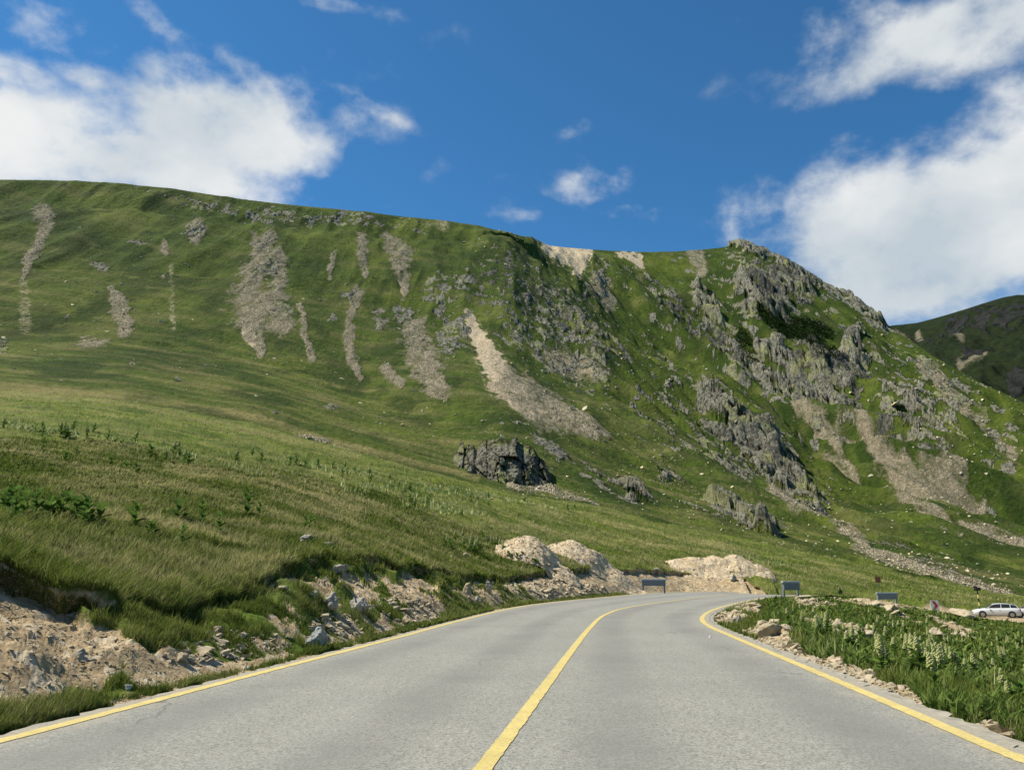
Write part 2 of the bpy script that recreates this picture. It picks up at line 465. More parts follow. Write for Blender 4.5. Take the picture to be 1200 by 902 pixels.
    ms = N('ShaderNodeMixShader'); t.links.new(mask, ms.inputs[0]); t.links.new(bg.outputs[0], ms.inputs[1]); t.links.new(bc.outputs[0], ms.inputs[2])
    t.links.new(ms.outputs[0], out.inputs[0])
build_world()

# ------------------------------------------------------------------ road plan
def catmull(pts, n):
    p = np.array(pts, float)
    d = np.concatenate([[0], np.cumsum(np.linalg.norm(np.diff(p[:, :2], axis=0), axis=1))])
    P = np.vstack([2 * p[0] - p[1], p, 2 * p[-1] - p[-2]])
    out = []
    s = np.linspace(0, d[-1], n)
    for v in s:
        i = min(max(np.searchsorted(d, v, side='right') - 1, 0), len(p) - 2)
        tt = (v - d[i]) / (d[i + 1] - d[i])
        a, b, c_, e = P[i], P[i + 1], P[i + 2], P[i + 3]
        out.append(0.5 * ((2 * b) + (-a + c_) * tt + (2 * a - 5 * b + 4 * c_ - e) * tt ** 2 + (-a + 3 * b - 3 * c_ + e) * tt ** 3))
    return np.array(out)
PAIRS = [((-13.8, -60), (-6.2, -60), 0), ((-9.4, -30), (-1.8, -30), 0), ((-5.0, 0), (2.95, 0), 0), ((-4.0, 6.5), (3.64, 6.5), 0), ((-3.38, 10.7), (4.1, 11.0), 0),
         ((-2.4, 17), (4.66, 16.7), 0), ((-1.48, 23.5), (5.2, 21.5), 0), ((0.1, 32.7), (6.1, 25.6), 0), ((2.2, 40), (7.7, 30.6), 0),
         ((5.3, 48), (10.2, 36.8), 0), ((10.4, 60.3), (15.3, 47.8), 0), ((13.9, 64.8), (18.5, 52), 0), ((18.5, 66.6), (22, 54.3), -0.05),
         ((24, 66), (27, 54.8), -0.7), ((34, 63.5), (34, 53.5), -2.3), ((50, 62), (50, 53), -3.6), ((75, 68), (78, 60), -4.6), ((120, 90), (124, 82), -6), ((220, 150), (224, 142), -10)]
NR = 700
Lr = catmull([(a[0], a[1], z) for a, b, z in PAIRS], NR)
Rr = catmull([(b[0], b[1], z) for a, b, z in PAIRS], NR)
Cr = (Lr + Rr) / 2
HW = np.linalg.norm(Lr[:, :2] - Rr[:, :2], axis=1) / 2

def road_dist(x, y):
    """distance outside the road edges (negative inside) and the road's height there"""
    pts = np.stack([x.ravel(), y.ravel()], 1)
    dmin = np.full(len(pts), 1e9); zr = np.zeros(len(pts))
    near = np.where((np.abs(pts[:, 0]) < 240) & (pts[:, 1] < 170) & (pts[:, 1] > -80))[0]
    q4 = np.r_[0:NR:4, NR - 1]
    A = Lr[q4, :2]; B = Rr[q4, :2]; Z = (Lr[q4, 2] + Rr[q4, 2]) / 2
    AB = B - A; L2 = (AB ** 2).sum(1)
    def seg_d(qx, qy, P):
        a = P[:-1]; d_ = P[1:] - P[:-1]; l2 = (d_ ** 2).sum(1)
        ex = qx[:, None] - a[None, :, 0]; ey = qy[:, None] - a[None, :, 1]
        tt = np.clip((ex * d_[None, :, 0] + ey * d_[None, :, 1]) / l2, 0, 1)
        return np.hypot(ex - tt * d_[None, :, 0], ey - tt * d_[None, :, 1]).min(1)
    for i in range(0, len(near), 20000):
        q = pts[near[i:i + 20000]]
        dx = q[:, None, 0] - A[None, :, 0]; dy = q[:, None, 1] - A[None, :, 1]
        tr = (dx * AB[None, :, 0] + dy * AB[None, :, 1]) / L2
        tt = np.clip(tr, 0, 1)
        d = np.hypot(dx - tt * AB[None, :, 0], dy - tt * AB[None, :, 1])
        k = d.argmin(1); ar = np.arange(len(q))
        inside = (tr[ar, k] > 0) & (tr[ar, k] < 1)
        e = np.minimum(seg_d(q[:, 0], q[:, 1], A), seg_d(q[:, 0], q[:, 1], B))
        dmin[near[i:i + 20000]] = np.where(inside, -e, e); zr[near[i:i + 20000]] = Z[k]
    return dmin.reshape(x.shape), zr.reshape(x.shape)

# ------------------------------------------------------------------ terrain
az_f = np.radians(np.arange(-39.5, 39.51, 0.062))
az_l = np.radians(np.arange(-180, -39.6, 1.5)); az_r = np.radians(np.arange(40.5, 180.1, 1.5))
AZ = np.concatenate([az_l, az_f, az_r])
FINE = (AZ >= az_f[0]) & (AZ <= az_f[-1])
def curve(pts, zmode=None):
    """pts: (px, py, r) -> r(AZ), z(AZ)"""
    P = np.array(pts, float)
    a, e = azel(P[:, 0], P[:, 1])
    z = CAMZ + P[:, 2] * np.tan(e)
    o = np.argsort(a); a = a[o]; r = P[o, 2]; z = z[o]
    rr = np.interp(AZ, a, r); zz = np.interp(AZ, a, z)
    return rr, zz
def cz(rows):
    return curve(rows)
def smooth_c(c, s=10):
    r, z = c
    r2, z2 = gsmooth(r, s, 0), gsmooth(z, s, 0)
    return np.where(FINE, r2, r), np.where(FINE, z2, z)
# right-hand road edge (inside of the bend), flat at road height
def flat_curve(pl):
    a = []; r = []
    for px, py in pl:
        x, y = ground_pt(px, py); a.append(math.atan2(x, y)); r.append(math.hypot(x, y))
    return a, r
aR, rR = flat_curve([(1390, 980), (1200, 893), (1080, 838), (1000, 806), (930, 777), (860, 748), (835, 735)])
o = np.argsort(aR); rK1 = np.interp(AZ, np.array(aR)[o], np.array(rR)[o]); rK1 = np.where(AZ < min(aR), 9.0, rK1)
aA, rA_ = flat_curve([(-250, 936), (0, 868), (150, 829), (300, 790), (420, 758.5), (540, 727), (600, 712), (650, 705), (700, 700), (760, 695), (800, 693.2), (860, 693), (905, 694.5)])
aA += [azel(1000, 702)[0], azel(1100, 712)[0], azel(1200, 726)[0], azel(1300, 738)[0]]
rA_ += [74, 90, 100, 104]
zA_ = [0.0] * 13 + [float(CAMZ + 74 * math.tan(azel(1000, 702)[1])), float(CAMZ + 90 * math.tan(azel(1100, 712)[1])), float(CAMZ + 100 * math.tan(azel(1200, 726)[1])), -4.2]
o = np.argsort(aA); rA = np.interp(AZ, np.array(aA, float)[o], np.array(rA_, float)[o]); zA = np.interp(AZ, np.array(aA, float)[o], np.array(zA_, float)[o])
rK1 = np.minimum(rK1, rA * 0.8)
z0 = np.zeros_like(AZ)
wR = sstep(math.radians(13.0), math.radians(15.5), AZ)            # right-hand inner ground
K2 = cz([(900, 752, 17.5), (930, 758, 15.5), (1000, 782, 12.6), (1080, 812, 10.6), (1200, 858, 8.6), (1350, 900, 7.6)])
K3 = cz([(900, 716, 30), (930, 722, 26), (1000, 745, 24), (1080, 770, 23), (1200, 805, 22), (1350, 840, 21)])
K4 = cz([(880, 703, 46), (905, 702, 50), (930, 704, 50), (1000, 707, 52), (1080, 716, 55), (1130, 727, 62), (1200, 738, 72), (1350, 750, 80)])
def wmix(K, frac):
    r = rK1 + (rA - rK1) * frac
    return K[0] * wR + r * (1 - wR), K[1] * wR + 0 * (1 - wR)
K2 = wmix(K2, .12); K3 = wmix(K3, .4); K4 = wmix(K4, .7)
K5 = (np.maximum(K4[0] + 2, rA * 0.93), zA - 0.2 * wR)
def offc(r, z, lst):
    """points given as px, py, dr (added to this curve's distance)"""
    P = np.array(lst, float); a, e = azel(P[:, 0], P[:, 1])
    rb = np.interp(a, AZ, r) + P[:, 2]
    z_ = CAMZ + rb * np.tan(e)
    o = np.argsort(a)
    return np.interp(AZ, a[o], rb[o]), np.interp(AZ, a[o], z_[o])
Bc = offc(rA, zA, [(-200, 862, .7), (0, 812, 1.3), (100, 802, 1.3), (150, 793, 1.0), (200, 780, 1.0), (300, 764, 1.2), (350, 756, 1.3), (400, 745, 1.5), (450, 733, 1.6), (500, 721, 1.8),
                   (550, 708, 2.2), (600, 700.5, 2.4), (650, 697, 2.5), (700, 693, 3), (760, 690, 3), (800, 689, 3), (860, 689, 3), (905, 691, 3), (1000, 700, 3), (1100, 710.5, 4), (1200, 724, 5), (1350, 735, 6)])
Lc = offc(Bc[0], Bc[1], [(-200, 660, 4.5), (0, 662, 4.0), (70, 684, 3.4), (130, 708, 2.8), (200, 714, 3.2), (260, 702, 4.2), (300, 684, 5.2), (340, 662, 6.4), (360, 650, 7.4), (400, 656, 8.4), (450, 662, 9.0),
                         (500, 667, 9.4), (540, 675, 9.2), (580, 677, 8.4), (640, 671, 7.4), (700, 668, 7), (740, 667, 6.5), (790, 669, 6.5), (840, 671, 6.5), (880, 676, 6), (905, 683, 5), (950, 690, 4), (1000, 696, 4), (1100, 706, 5), (1200, 719, 6), (1350, 731, 8)])
Lc = (gsmooth(Lc[0], 9, 0), gsmooth(Lc[1], 9, 0)); Bc = (gsmooth(Bc[0], 4, 0), gsmooth(Bc[1], 4, 0))
# scalloped lip: bites taken out of the turf edge
xx, yy = Lc[0] * np.sin(AZ), Lc[0] * np.cos(AZ)
bite = fbm(xx * 0.55, yy * 0.55, 4, 91)
Lc = (Lc[0] + bite * 0.9 * FINE, Lc[1] + bite * 0.15 * FINE)
Uc = (Lc[0] + 0.22, Lc[1] - 0.32 * np.clip(Lc[1], 0.2, 1.0) / 1.0)
N1 = smooth_c(cz([(-200, 590, 25), (0, 590, 26), (150, 598, 27), (300, 605, 30), (450, 622, 38), (560, 638, 52), (700, 645, 76), (800, 652, 86), (905, 668, 92), (1000, 681, 105), (1100, 697, 118), (1200, 712, 132), (1350, 726, 140)]))
N2 = smooth_c(cz([(-200, 495, 70), (0, 505, 70), (200, 520, 70), (300, 535, 72), (450, 565, 76), (560, 588, 82), (700, 612, 98), (800, 632, 104), (905, 652, 112), (1000, 668, 124), (1100, 688, 137), (1200, 706, 150), (1350, 720, 160)]))
SH = smooth_c(cz([(-200, 448, 130), (0, 457, 130), (150, 469, 126), (300, 497, 122), (420, 530, 120), (500, 553, 119), (600, 577, 118), (700, 594, 121), (800, 617, 126), (900, 638, 132), (1000, 658, 142), (1100, 680, 152), (1200, 700, 166), (1350, 716, 175)]), 16)
SHb = (SH[0] + 30, SH[1] + 30 * (SH[1] - CAMZ) / SH[0] - 1.0)
M0 = smooth_c(cz([(-200, 425, 215), (0, 432, 215), (150, 440, 212), (300, 462, 208), (420, 500, 196), (520, 535, 180), (600, 560, 172), (700, 580, 172), (800, 605, 176), (900, 628, 180), (1000, 648, 190), (1100, 672, 200), (1200, 694, 205), (1350, 710, 210)]), 14)
M1 = smooth_c(cz([(-200, 390, 300), (0, 396, 300), (150, 402, 300), (300, 422, 290), (430, 466, 262), (520, 492, 228), (590, 503, 208), (640, 520, 206), (700, 542, 215), (800, 575, 225), (900, 608, 230), (1000, 632, 238), (1100, 652, 250), (1200, 672, 262), (1350, 690, 270)]), 12)
M2 = smooth_c(cz([(-200, 312, 392), (0, 315, 392), (150, 318, 392), (300, 325, 388), (450, 362, 375), (550, 400, 350), (600, 425, 335), (700, 465, 335), (800, 505, 335), (900, 545, 335), (950, 568, 335), (1000, 585, 345), (1100, 585, 370), (1200, 605, 390), (1350, 640, 400)]), 12)
SPc = smooth_c(cz([(-200, 244, 470), (0, 246, 470), (150, 248, 472), (300, 262, 474), (450, 276, 480), (530, 280, 492), (570, 274, 510), (600, 277, 520), (650, 316, 500), (700, 360, 478), (750, 408, 458), (800, 436, 450), (850, 452, 448), (900, 480, 440), (950, 535, 420), (1000, 545, 420), (1050, 520, 440), (1100, 520, 450), (1200, 550, 470), (1350, 610, 480)]), 7)
gap = np.interp(AZ, [azel(p, q)[0] for p, q in [(560, 270), (620, 290), (900, 480), (960, 540)]], [12, 70, 60, 12])
hid = np.interp(AZ, [azel(p, q)[0] for p, q in [(580, 270), (640, 300), (860, 460), (930, 510)]], [0, 9, 8, 0])
SPb = (SPc[0] + gap, SPc[1] + gap * (SPc[1] - CAMZ) / SPc[0] - hid)
Vc = smooth_c(cz([(-200, 225, 500), (0, 227, 500), (150, 231, 500), (300, 247, 502), (450, 263, 508), (530, 268, 520), (570, 268, 538), (600, 274, 560), (640, 296, 610), (700, 330, 610), (780, 375, 600), (865, 388, 600), (950, 445, 560), (1000, 462, 545), (1050, 462, 540), (1100, 475, 545), (1200, 515, 540), (1350, 570, 540)]), 10)
Rc = smooth_c(cz([(-250, 205, 520), (0, 208, 520), (60, 208.5, 520), (120, 211, 520), (200, 218, 522), (300, 233, 524), (400, 243, 530), (450, 249, 535), (520, 256, 548), (560, 262, 562), (600, 272, 590), (625, 282, 640), (650, 287, 665), (700, 291, 690), (750, 293.5, 705), (800, 292.5, 715), (840, 289, 722), (866, 285, 725),
                  (885, 289, 722), (905, 297, 718), (950, 320, 708), (1000, 350, 695), (1025, 366, 688), (1043, 382, 680), (1060, 393, 665), (1100, 420, 640), (1150, 447, 620), (1200, 470, 600), (1350, 560, 590)]), 3)
RB = (Rc[0] + 25, Rc[1] - 0.5)
RC = (Rc[0] + 90, Rc[1] - 18)
RD = (Rc[0] + 600, Rc[1] * 0 - 40)
K0 = (np.full_like(AZ, 1.2), z0 - 0.1)
K1 = (rK1, z0)
Acv = (rA, zA)
CURVES = [K0, K1, K2, K3, K4, K5, Acv, Bc, Uc, Lc, N1, N2, SH, SHb, M0, M1, M2, SPc, SPb, Vc, Rc, RB, RC, RD]
SEG = [8, 40, 75, 75, 8, 6, 22, 60, 8, 90, 95, 55, 6, 26, 60, 110, 110, 8, 60, 90, 8, 6, 8]
rows_r = []; rows_z = []; rows_s = []
for k, n in enumerate(SEG):
    f = np.linspace(0, 1, n, endpoint=False)[:, None]
    a, b = CURVES[k], CURVES[k + 1]
    rows_r.append(a[0] * (1 - f) + b[0] * f); rows_z.append(a[1] * (1 - f) + b[1] * f); rows_s.append(np.full(n, k))
rows_r.append(CURVES[-1][0][None]); rows_z.append(CURVES[-1][1][None]); rows_s.append(np.array([len(SEG)]))
RR = np.concatenate(rows_r); ZZ = np.concatenate(rows_z); SS = np.concatenate(rows_s)
start = np.concatenate([[0], np.cumsum(SEG)])
# round the kinks: a little near the bank, more on the mountain
def blend_smooth(A, lo, hi, sig):
    B = gsmooth(A, sig, 0); w = np.zeros(len(A)); w[lo:hi] = 1; w = np.clip(gsmooth(w, sig, 0), 0, 1)[:, None]
    return A * (1 - w) + B * w
for A_ in ('RR', 'ZZ'):
    A = globals()[A_]
    A = blend_smooth(A, start[1], start[4], 6)
    A = blend_smooth(A, start[6] + 4, start[8] - 6, 3)
    A = blend_smooth(A, start[9] + 14, start[12] - 6, 8)
    A = blend_smooth(A, start[13] + 16, start[17] - 14, 14)
    A = blend_smooth(A, start[18] + 10, start[20] - 16, 10)
    globals()[A_] = A
NRW, NC = RR.shape
AZG = np.broadcast_to(AZ, RR.shape)
X = RR * np.sin(AZG); Y = RR * np.cos(AZG); Z = ZZ.copy()
iSH = start[12]                      # the shoulder of the meadow: near ground below, mountain above
PX, PY = project(X, Y, Z)

# --------- masks drawn as places on the slope, warped by noise in metres
def warp(px, py, x, y, amp, sc, seed):
    return px + amp * fbm(x / sc, y / sc, 4, seed), py + amp * 0.8 * fbm(x / sc, y / sc, 4, seed + 50)
def stroke(wx, wy, pts):
    """soft distance field (1 inside .. 0 at twice the half width)"""
    m = np.zeros_like(wx)
    for (x0, y0, w0), (x1, y1, w1) in zip(pts[:-1], pts[1:]):
        dx, dy = x1 - x0, y1 - y0; L2 = dx * dx + dy * dy + 1e-6
        t_ = np.clip(((wx - x0) * dx + (wy - y0) * dy) / L2, 0, 1)
        d = np.hypot(wx - x0 - t_ * dx, wy - y0 - t_ * dy) / (w0 + (w1 - w0) * t_)
        m = np.maximum(m, np.clip(1.5 - d, 0, 1))
    return m
def ell(wx, wy, cx, cy, rx, ry, ang=0.0):
    ca, sa = math.cos(ang), math.sin(ang)
    u = ((wx - cx) * ca + (wy - cy) * sa) / rx; v = (-(wx - cx) * sa + (wy - cy) * ca) / ry
    return np.clip(1.6 - np.sqrt(u * u + v * v) * 1.1, 0, 1)

# ================= mountain =================
fs = slice(iSH, NRW)
x, y, z = X[fs].copy(), Y[fs].copy(), Z[fs].copy()
px, py = PX[fs], PY[fs]
srow = SS[fs][:, None]
vis = (srow >= 13) & (srow <= 20)
edge_fade = np.ones(x.shape)
edge_fade[:6] *= np.linspace(0, 1, 6)[:, None]
right = sstep(560, 800, px)
# downslope coordinates (left face runs towards the camera, right face towards lower right)
aL, bL = x, y
c_, s_ = math.cos(0.62), math.sin(0.62)
aRt, bRt = x * c_ + y * s_, -x * s_ + y * c_
gul = ridged(aL / 46, bL / 210, 3, 5) * (1 - right) + ridged(aRt / 60, bRt / 260, 4, 8) * right
big = fbm(x / 95, y / 95, 4, 3)
med = fbm(aL / 16, bL / 30, 5, 21) * (1 - right) + fbm(aRt / 13, bRt / 34, 5, 22) * right
up = sstep(14, 16.5, srow + np.zeros_like(x))
ridgefade = 1 - sstep(-34, -2, -(PY[fs] - np.interp(PX[fs][0], PX[fs][0], PX[fs][0]) * 0) * 0 + 0) if False else 1.0
crest = np.ones(x.shape)
rr0 = start[20] - iSH
for k in range(40):
    if rr0 - k >= 0: crest[rr0 - k] *= k / 40.0
crest[rr0:] = 0.0
crest = crest * (1 - 0.8 * (1 - right)) + 0.8 * (1 - right) * crest
z += (gul - 0.55) * (6.0 + 21.0 * right) * up * crest + big * 2.5 * up * crest
z += med * (0.9 + 2.6 * right) * (0.3 + 0.7 * up) * np.maximum(crest, 0.12 * right)
# masks
wx, wy = warp(px, py, x, y, 8.0, 22.0, 41)
wx2, wy2 = warp(px, py, x, y, 3.0, 7.0, 61)
scree = np.zeros_like(x); sand = np.zeros_like(x); rockd = np.zeros_like(x); dark = np.zeros_like(x); lich = np.zeros_like(x)
S_ST = [
    [(50, 251, 13), (53, 266, 9), (45, 288, 7), (33, 306, 6), (27, 328, 3)],
    [(132, 338, 5), (141, 362, 12), (147, 388, 9)],
    [(230, 268, 9), (228, 280, 7)], [(192, 282, 4), (194, 298, 3)],
    [(296, 346, 22), (294, 372, 20), (301, 396, 10), (308, 418, 4)],
    [(318, 350, 20), (330, 376, 17)], [(352, 356, 3), (357, 388, 4), (366, 418, 5)],
    [(310, 284, 15), (304, 304, 14), (294, 330, 13)], [(324, 305, 12), (328, 330, 10)],
    [(392, 300, 4), (386, 326, 3)], [(425, 278, 7), (424, 302, 6), (428, 326, 3)],
    [(455, 276, 7), (470, 296, 12), (470, 318, 9), (473, 346, 3)],
    [(419, 343, 7), (411, 372, 5), (408, 408, 7), (421, 440, 4)], [(452, 432, 8), (468, 450, 6)],
    [(484, 385, 16), (494, 420, 19), (508, 450, 16), (520, 466, 8)],
    [(600, 450, 20), (640, 478, 24), (690, 502, 12), (712, 512, 5)],
    [(930, 474, 5), (965, 498, 7), (1010, 524, 8.5), (1060, 550, 10), (1110, 566, 9), (1150, 578, 5)],
    [(985, 480, 5), (1020, 510, 6)], [(1080, 548, 7), (1130, 560, 8)],
    [(905, 570, 7), (935, 586, 11), (965, 602, 8)], [(900, 560, 4), (985, 615, 5), (1020, 640, 3)],
    [(650, 412, 14), (690, 428, 16), (706, 446, 8)], [(700, 330, 10), (716, 348, 8)],
    [(940, 520, 3), (1050, 575, 4), (1120, 605, 4), (1200, 625, 4)], [(1080, 430, 7), (1130, 480, 9), (1190, 530, 8)],
    [(1000, 640, 3), (1080, 665, 6), (1140, 684, 8), (1190, 700, 5)],
    [(598, 568, 5), (640, 573, 6), (672, 582, 4), (700, 592, 2)], [(815, 297, 12), (822, 312, 9)],
]
for st in S_ST: scree = np.maximum(scree, stroke(wx2 if max(p[2] for p in st) < 12 else (wx + wx2) / 2, wy2 if max(p[2] for p in st) < 12 else (wy + wy2) / 2, st))
for e in [(110, 401, 20, 6), (335, 511, 9, 3.5), (366, 514, 20, 5, 0.15), (403, 526, 20, 3, 0.3), (192, 325, 3, 3), (94, 270, 3, 2)]:
    scree = np.maximum(scree, ell(wx2, wy2, *e))
for st in [[(548, 368, 6), (558, 392, 10), (574, 420, 15), (588, 448, 18), (606, 468, 16)], [(622, 480, 9), (640, 484, 5)],
           [(645, 293, 12), (662, 297, 16), (682, 303, 14), (676, 322, 6)], [(742, 300, 6), (752, 312, 5)], [(290, 388, 8), (298, 402, 4)], [(470, 335, 3), (473, 346, 3)],
           [(640, 288, 5), (690, 292, 5)], [(728, 299, 6), (750, 301, 4)]]:
    sand = np.maximum(sand, stroke(wx2, wy2, st))
# faint dry wear below the streams
for st in [[(28, 335, 6), (30, 385, 10)], [(200, 310, 3), (203, 385, 4)], [(480, 205, 1), (520, 262, 10)]]:
    sand = np.maximum(sand, 0.42 * stroke(wx2, wy2, st))
# broken rock: density 0..1
R_EL = [(890, 293, 50, 10, .2, .86), (866, 289, 18, 6, 0, .9), (925, 308, 30, 10, .5, .82), (600, 335, 55, 52, 0.5, .50), (650, 360, 60, 34, 0.75, .62), (690, 395, 66, 30, 0.75, .66), (620, 392, 46, 24, 0.3, .60), (445, 372, 10, 18, 0, .62), (470, 368, 16, 16, 0, .66),
        (515, 345, 26, 30, 0.5, .60), (530, 390, 24, 34, 0.4, .66), (548, 330, 10, 12, 0, .7), (575, 290, 34, 16, 0.2, .34), (668, 425, 56, 20, 0.3, .60), (700, 445, 50, 20, 0.3, .52),
        (700, 335, 22, 26, 0.7, .62), (735, 330, 26, 14, 0.7, .45), (790, 365, 22, 52, -0.55, .62), (760, 340, 16, 26, -0.6, .5),
        (830, 365, 16, 50, -0.45, .78), (855, 410, 22, 48, -0.5, .82), (900, 345, 46, 40, 0.3, .86), (925, 340, 40, 36, 0.5, .84), (880, 310, 40, 14, 0.2, .62), (960, 330, 60, 12, 0.55, .74), (1015, 365, 40, 12, 0.6, .78), (1000, 400, 60, 26, 0.7, .50),
        (905, 430, 40, 46, -0.5, .80), (960, 440, 60, 34, 0.3, .86), (1000, 430, 22, 42, 0.1, .92), (935, 400, 30, 20, 0.3, .55), (850, 330, 16, 12, 0, .55), (775, 420, 60, 18, 0.6, .45),
        (1060, 480, 44, 46, 0.5, .70), (1080, 500, 60, 24, 0.2, .72), (1100, 450, 70, 22, 0.6, .56), (1160, 500, 60, 22, 0.55, .50), (1050, 425, 40, 24, 0.7, .5), (1190, 560, 40, 14, 0.4, .45),
        (800, 470, 46, 18, 0.4, .60), (850, 490, 60, 26, 0.7, .72), (890, 520, 52, 30, 0.8, .80), (850, 530, 60, 20, 0.6, .60), (930, 560, 40, 20, 0.9, .74), (945, 578, 26, 14, 0.4, .8),
        (780, 510, 40, 12, 0.5, .5), (730, 475, 40, 12, 0.5, .4), (740, 575, 26, 14, 0.5, .84), (700, 560, 40, 12, 0.45, .62), (680, 545, 30, 8, 0.6, .6), (775, 555, 16, 10, 0.5, .7), (790, 540, 30, 7, 0.8, .55),
        (860, 600, 46, 12, 0.35, .76), (895, 612, 26, 9, 0.4, .78), (820, 592, 30, 6, 0.4, .55), (650, 530, 30, 14, 0.5, .66), (610, 500, 40, 8, 0.2, .40), (755, 385, 30, 10, 0.8, .4),
        (115, 311, 19, 7, 0.15, .66), (228, 272, 15, 9, 0, .62), (160, 281, 10, 5, 0, .62), (250, 244, 34, 10, 0.1, .62), (320, 254, 52, 12, 0.08, .62), (400, 255, 60, 9, 0.05, .58), (200, 230, 50, 6, 0.2, .5), (310, 285, 18, 10, 0, .62), (318, 315, 18, 16, 0, .6), (330, 365, 22, 12, 0, .5),
        (408, 347, 12, 8, 0, .6), (388, 378, 5, 6, 0, .7), (490, 400, 20, 14, 0, .45), (480, 262, 60, 7, 0.1, .42), (78, 375, 4, 3, 0, .8), (158, 425, 4, 2.5, 0, .8), (207, 445, 5, 3, 0, .8), (392, 474, 9, 5, 0, .85), (326, 487, 6, 3, 0, .7), (2, 409, 8, 5, 0, .7),
        (1010, 505, 30, 8, 0.5, .4), (1130, 612, 60, 8, 0.3, .4), (1050, 640, 60, 6, 0.3, .35), (970, 610, 40, 6, 0.5, .5), (1110, 670, 60, 9, 0.35, .45), (990, 560, 26, 6, 0.3, .4)]
for (cx, cy, rx, ry, ag, st) in R_EL:
    if cx > 1350: continue
    g_ = 1.07 if cx > 560 else 1.0
    rockd = np.maximum(rockd, st * ell(wx, wy, cx, cy, rx * g_, ry * g_, ag))
for e in [(130, 300, 60, 30, .3), (60, 380, 60, 24, 0), (250, 330, 30, 50, 0), (380, 330, 30, 50, 0), (200, 420, 120, 18, .1), (520, 300, 40, 30, 0), (470, 400, 20, 30, 0), (940, 388, 34, 16, 0.25), (905, 375, 30, 12, 0.8), (965, 410, 24, 12, 0.5), (985, 398, 20, 10, .3), (868, 378, 12, 22, -0.6), (600, 300, 46, 26, 0.5), (690, 360, 70, 26, 0.78), (740, 415, 60, 14, 0.7), (875, 520, 34, 12, 0.7), (930, 545, 24, 9, 0.6), (640, 340, 30, 20, .6)]:
    dark = np.maximum(dark, ell(wx, wy, *e) * (1.0 if e[0] > 860 and e[1] < 420 else 0.55))
rn = (fbm(aL / 5, bL / 8, 5, 71, .6) * (1 - right) + fbm(aRt / 4.5, bRt / 11, 5, 72, .6) * right)
rock = sstep(-0.09, 0.09, rockd * 1.15 - 0.66 - 0.10 * right + rn * (0.60 + 0.20 * right)) * (rockd > 0.02) * vis
# scattered small outcrops
spk = facets(x / 5.0, y / 7.0, 333)
spkm = (spk[2] > 0.945) & (spk[1] > 0.18) & vis & (right > 0.05) & (rockd < .3)
rock = np.maximum(rock, spkm * 0.8 * up)
sfr = fbm(x / 6.0, y / 12.0, 6, 77, .62); sfr2 = fbm(aRt / 3.0, bRt / 14.0, 4, 79) * right + fbm(x / 3., y / 14., 4, 79) * (1 - right)
scree = np.clip((scree * 0.95 + (0.48 * sfr + 0.34 * sfr2 - 0.16)) * (scree > 0.02), 0, 1) * vis
sand = np.where(sand > 0.425, sstep(0.35, 0.95, sand + 0.30 * fbm(x / 5.0, y / 9.0, 5, 78)), sand * 0.9) * vis
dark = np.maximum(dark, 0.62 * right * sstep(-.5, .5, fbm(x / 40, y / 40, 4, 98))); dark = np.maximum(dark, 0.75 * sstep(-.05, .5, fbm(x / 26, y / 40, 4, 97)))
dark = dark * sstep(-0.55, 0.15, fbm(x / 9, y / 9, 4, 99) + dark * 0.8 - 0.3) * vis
cliff = np.zeros_like(x)
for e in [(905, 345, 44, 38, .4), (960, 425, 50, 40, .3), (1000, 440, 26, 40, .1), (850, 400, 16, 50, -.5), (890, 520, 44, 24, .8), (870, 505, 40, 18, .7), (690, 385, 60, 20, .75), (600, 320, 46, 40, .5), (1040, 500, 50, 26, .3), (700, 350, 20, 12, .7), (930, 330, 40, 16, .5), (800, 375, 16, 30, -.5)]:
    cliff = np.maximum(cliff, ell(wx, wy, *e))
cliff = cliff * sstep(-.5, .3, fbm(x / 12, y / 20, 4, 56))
lich = sstep(-0.1, 0.5, fbm(x / 22, y / 22, 4, 55)) * 0.8
lich = np.maximum(lich, ell(wx, wy, 945, 578, 16, 14))
straw = np.clip(0.30 * sstep(0.0, 0.8, fbm(x / 34, y / 14, 4, 15)) + 0.5 * stroke(wx2, wy2, [(0, 453, 6), (150, 462, 4), (300, 490, 4), (430, 528, 3), (560, 560, 3)]) + 0.35 * (1 - up) * sstep(-.2, .5, fbm(x / 22, y / 6, 4, 16)), 0, 0.9)
bare = np.clip(1 - rock * 1.3, 0, 1)
# craggy relief in the rocky places
idx = np.where(rock.ravel() > 0.02)[0]
xr, yr = x.ravel()[idx], y.ravel()[idx]; rt = right.ravel()[idx]
ax_ = np.where(rt > 0.5, aRt.ravel()[idx], aL.ravel()[idx]); bx_ = np.where(rt > 0.5, bRt.ravel()[idx], bL.ravel()[idx])
f1, e1, _ = facets(ax_ / 11, bx_ / 26, 201, 1.6)
f2, e2, _ = facets(ax_ / 4.4, bx_ / 9, 202, 1.8)
f3, e3, _ = facets(ax_ / 1.9, bx_ / 3.4, 203, 1.8)
dens = rockd.ravel()[idx]
hh = ((f1 * (3.0 + 6.0 * rt) * sstep(.5, .85, dens) + f2 * 1.9 * (0.2 + dens)) * (0.3 + 0.7 * rt) + f3 * 0.9 - 0.7 - (0.7 * (e2 < 0.07) + 0.4 * (e3 < .08)) * (.4 + .6 * rt))
crf = np.maximum(crest, 0.35 + 0.45 * sstep(840, 880, px)).ravel()[idx]
hh = hh * np.clip(np.hypot(xr, yr) / 430, .3, 1.1)
zz = z.ravel(); zz[idx] += hh * rock.ravel()[idx] * crf; z = zz.reshape(z.shape)
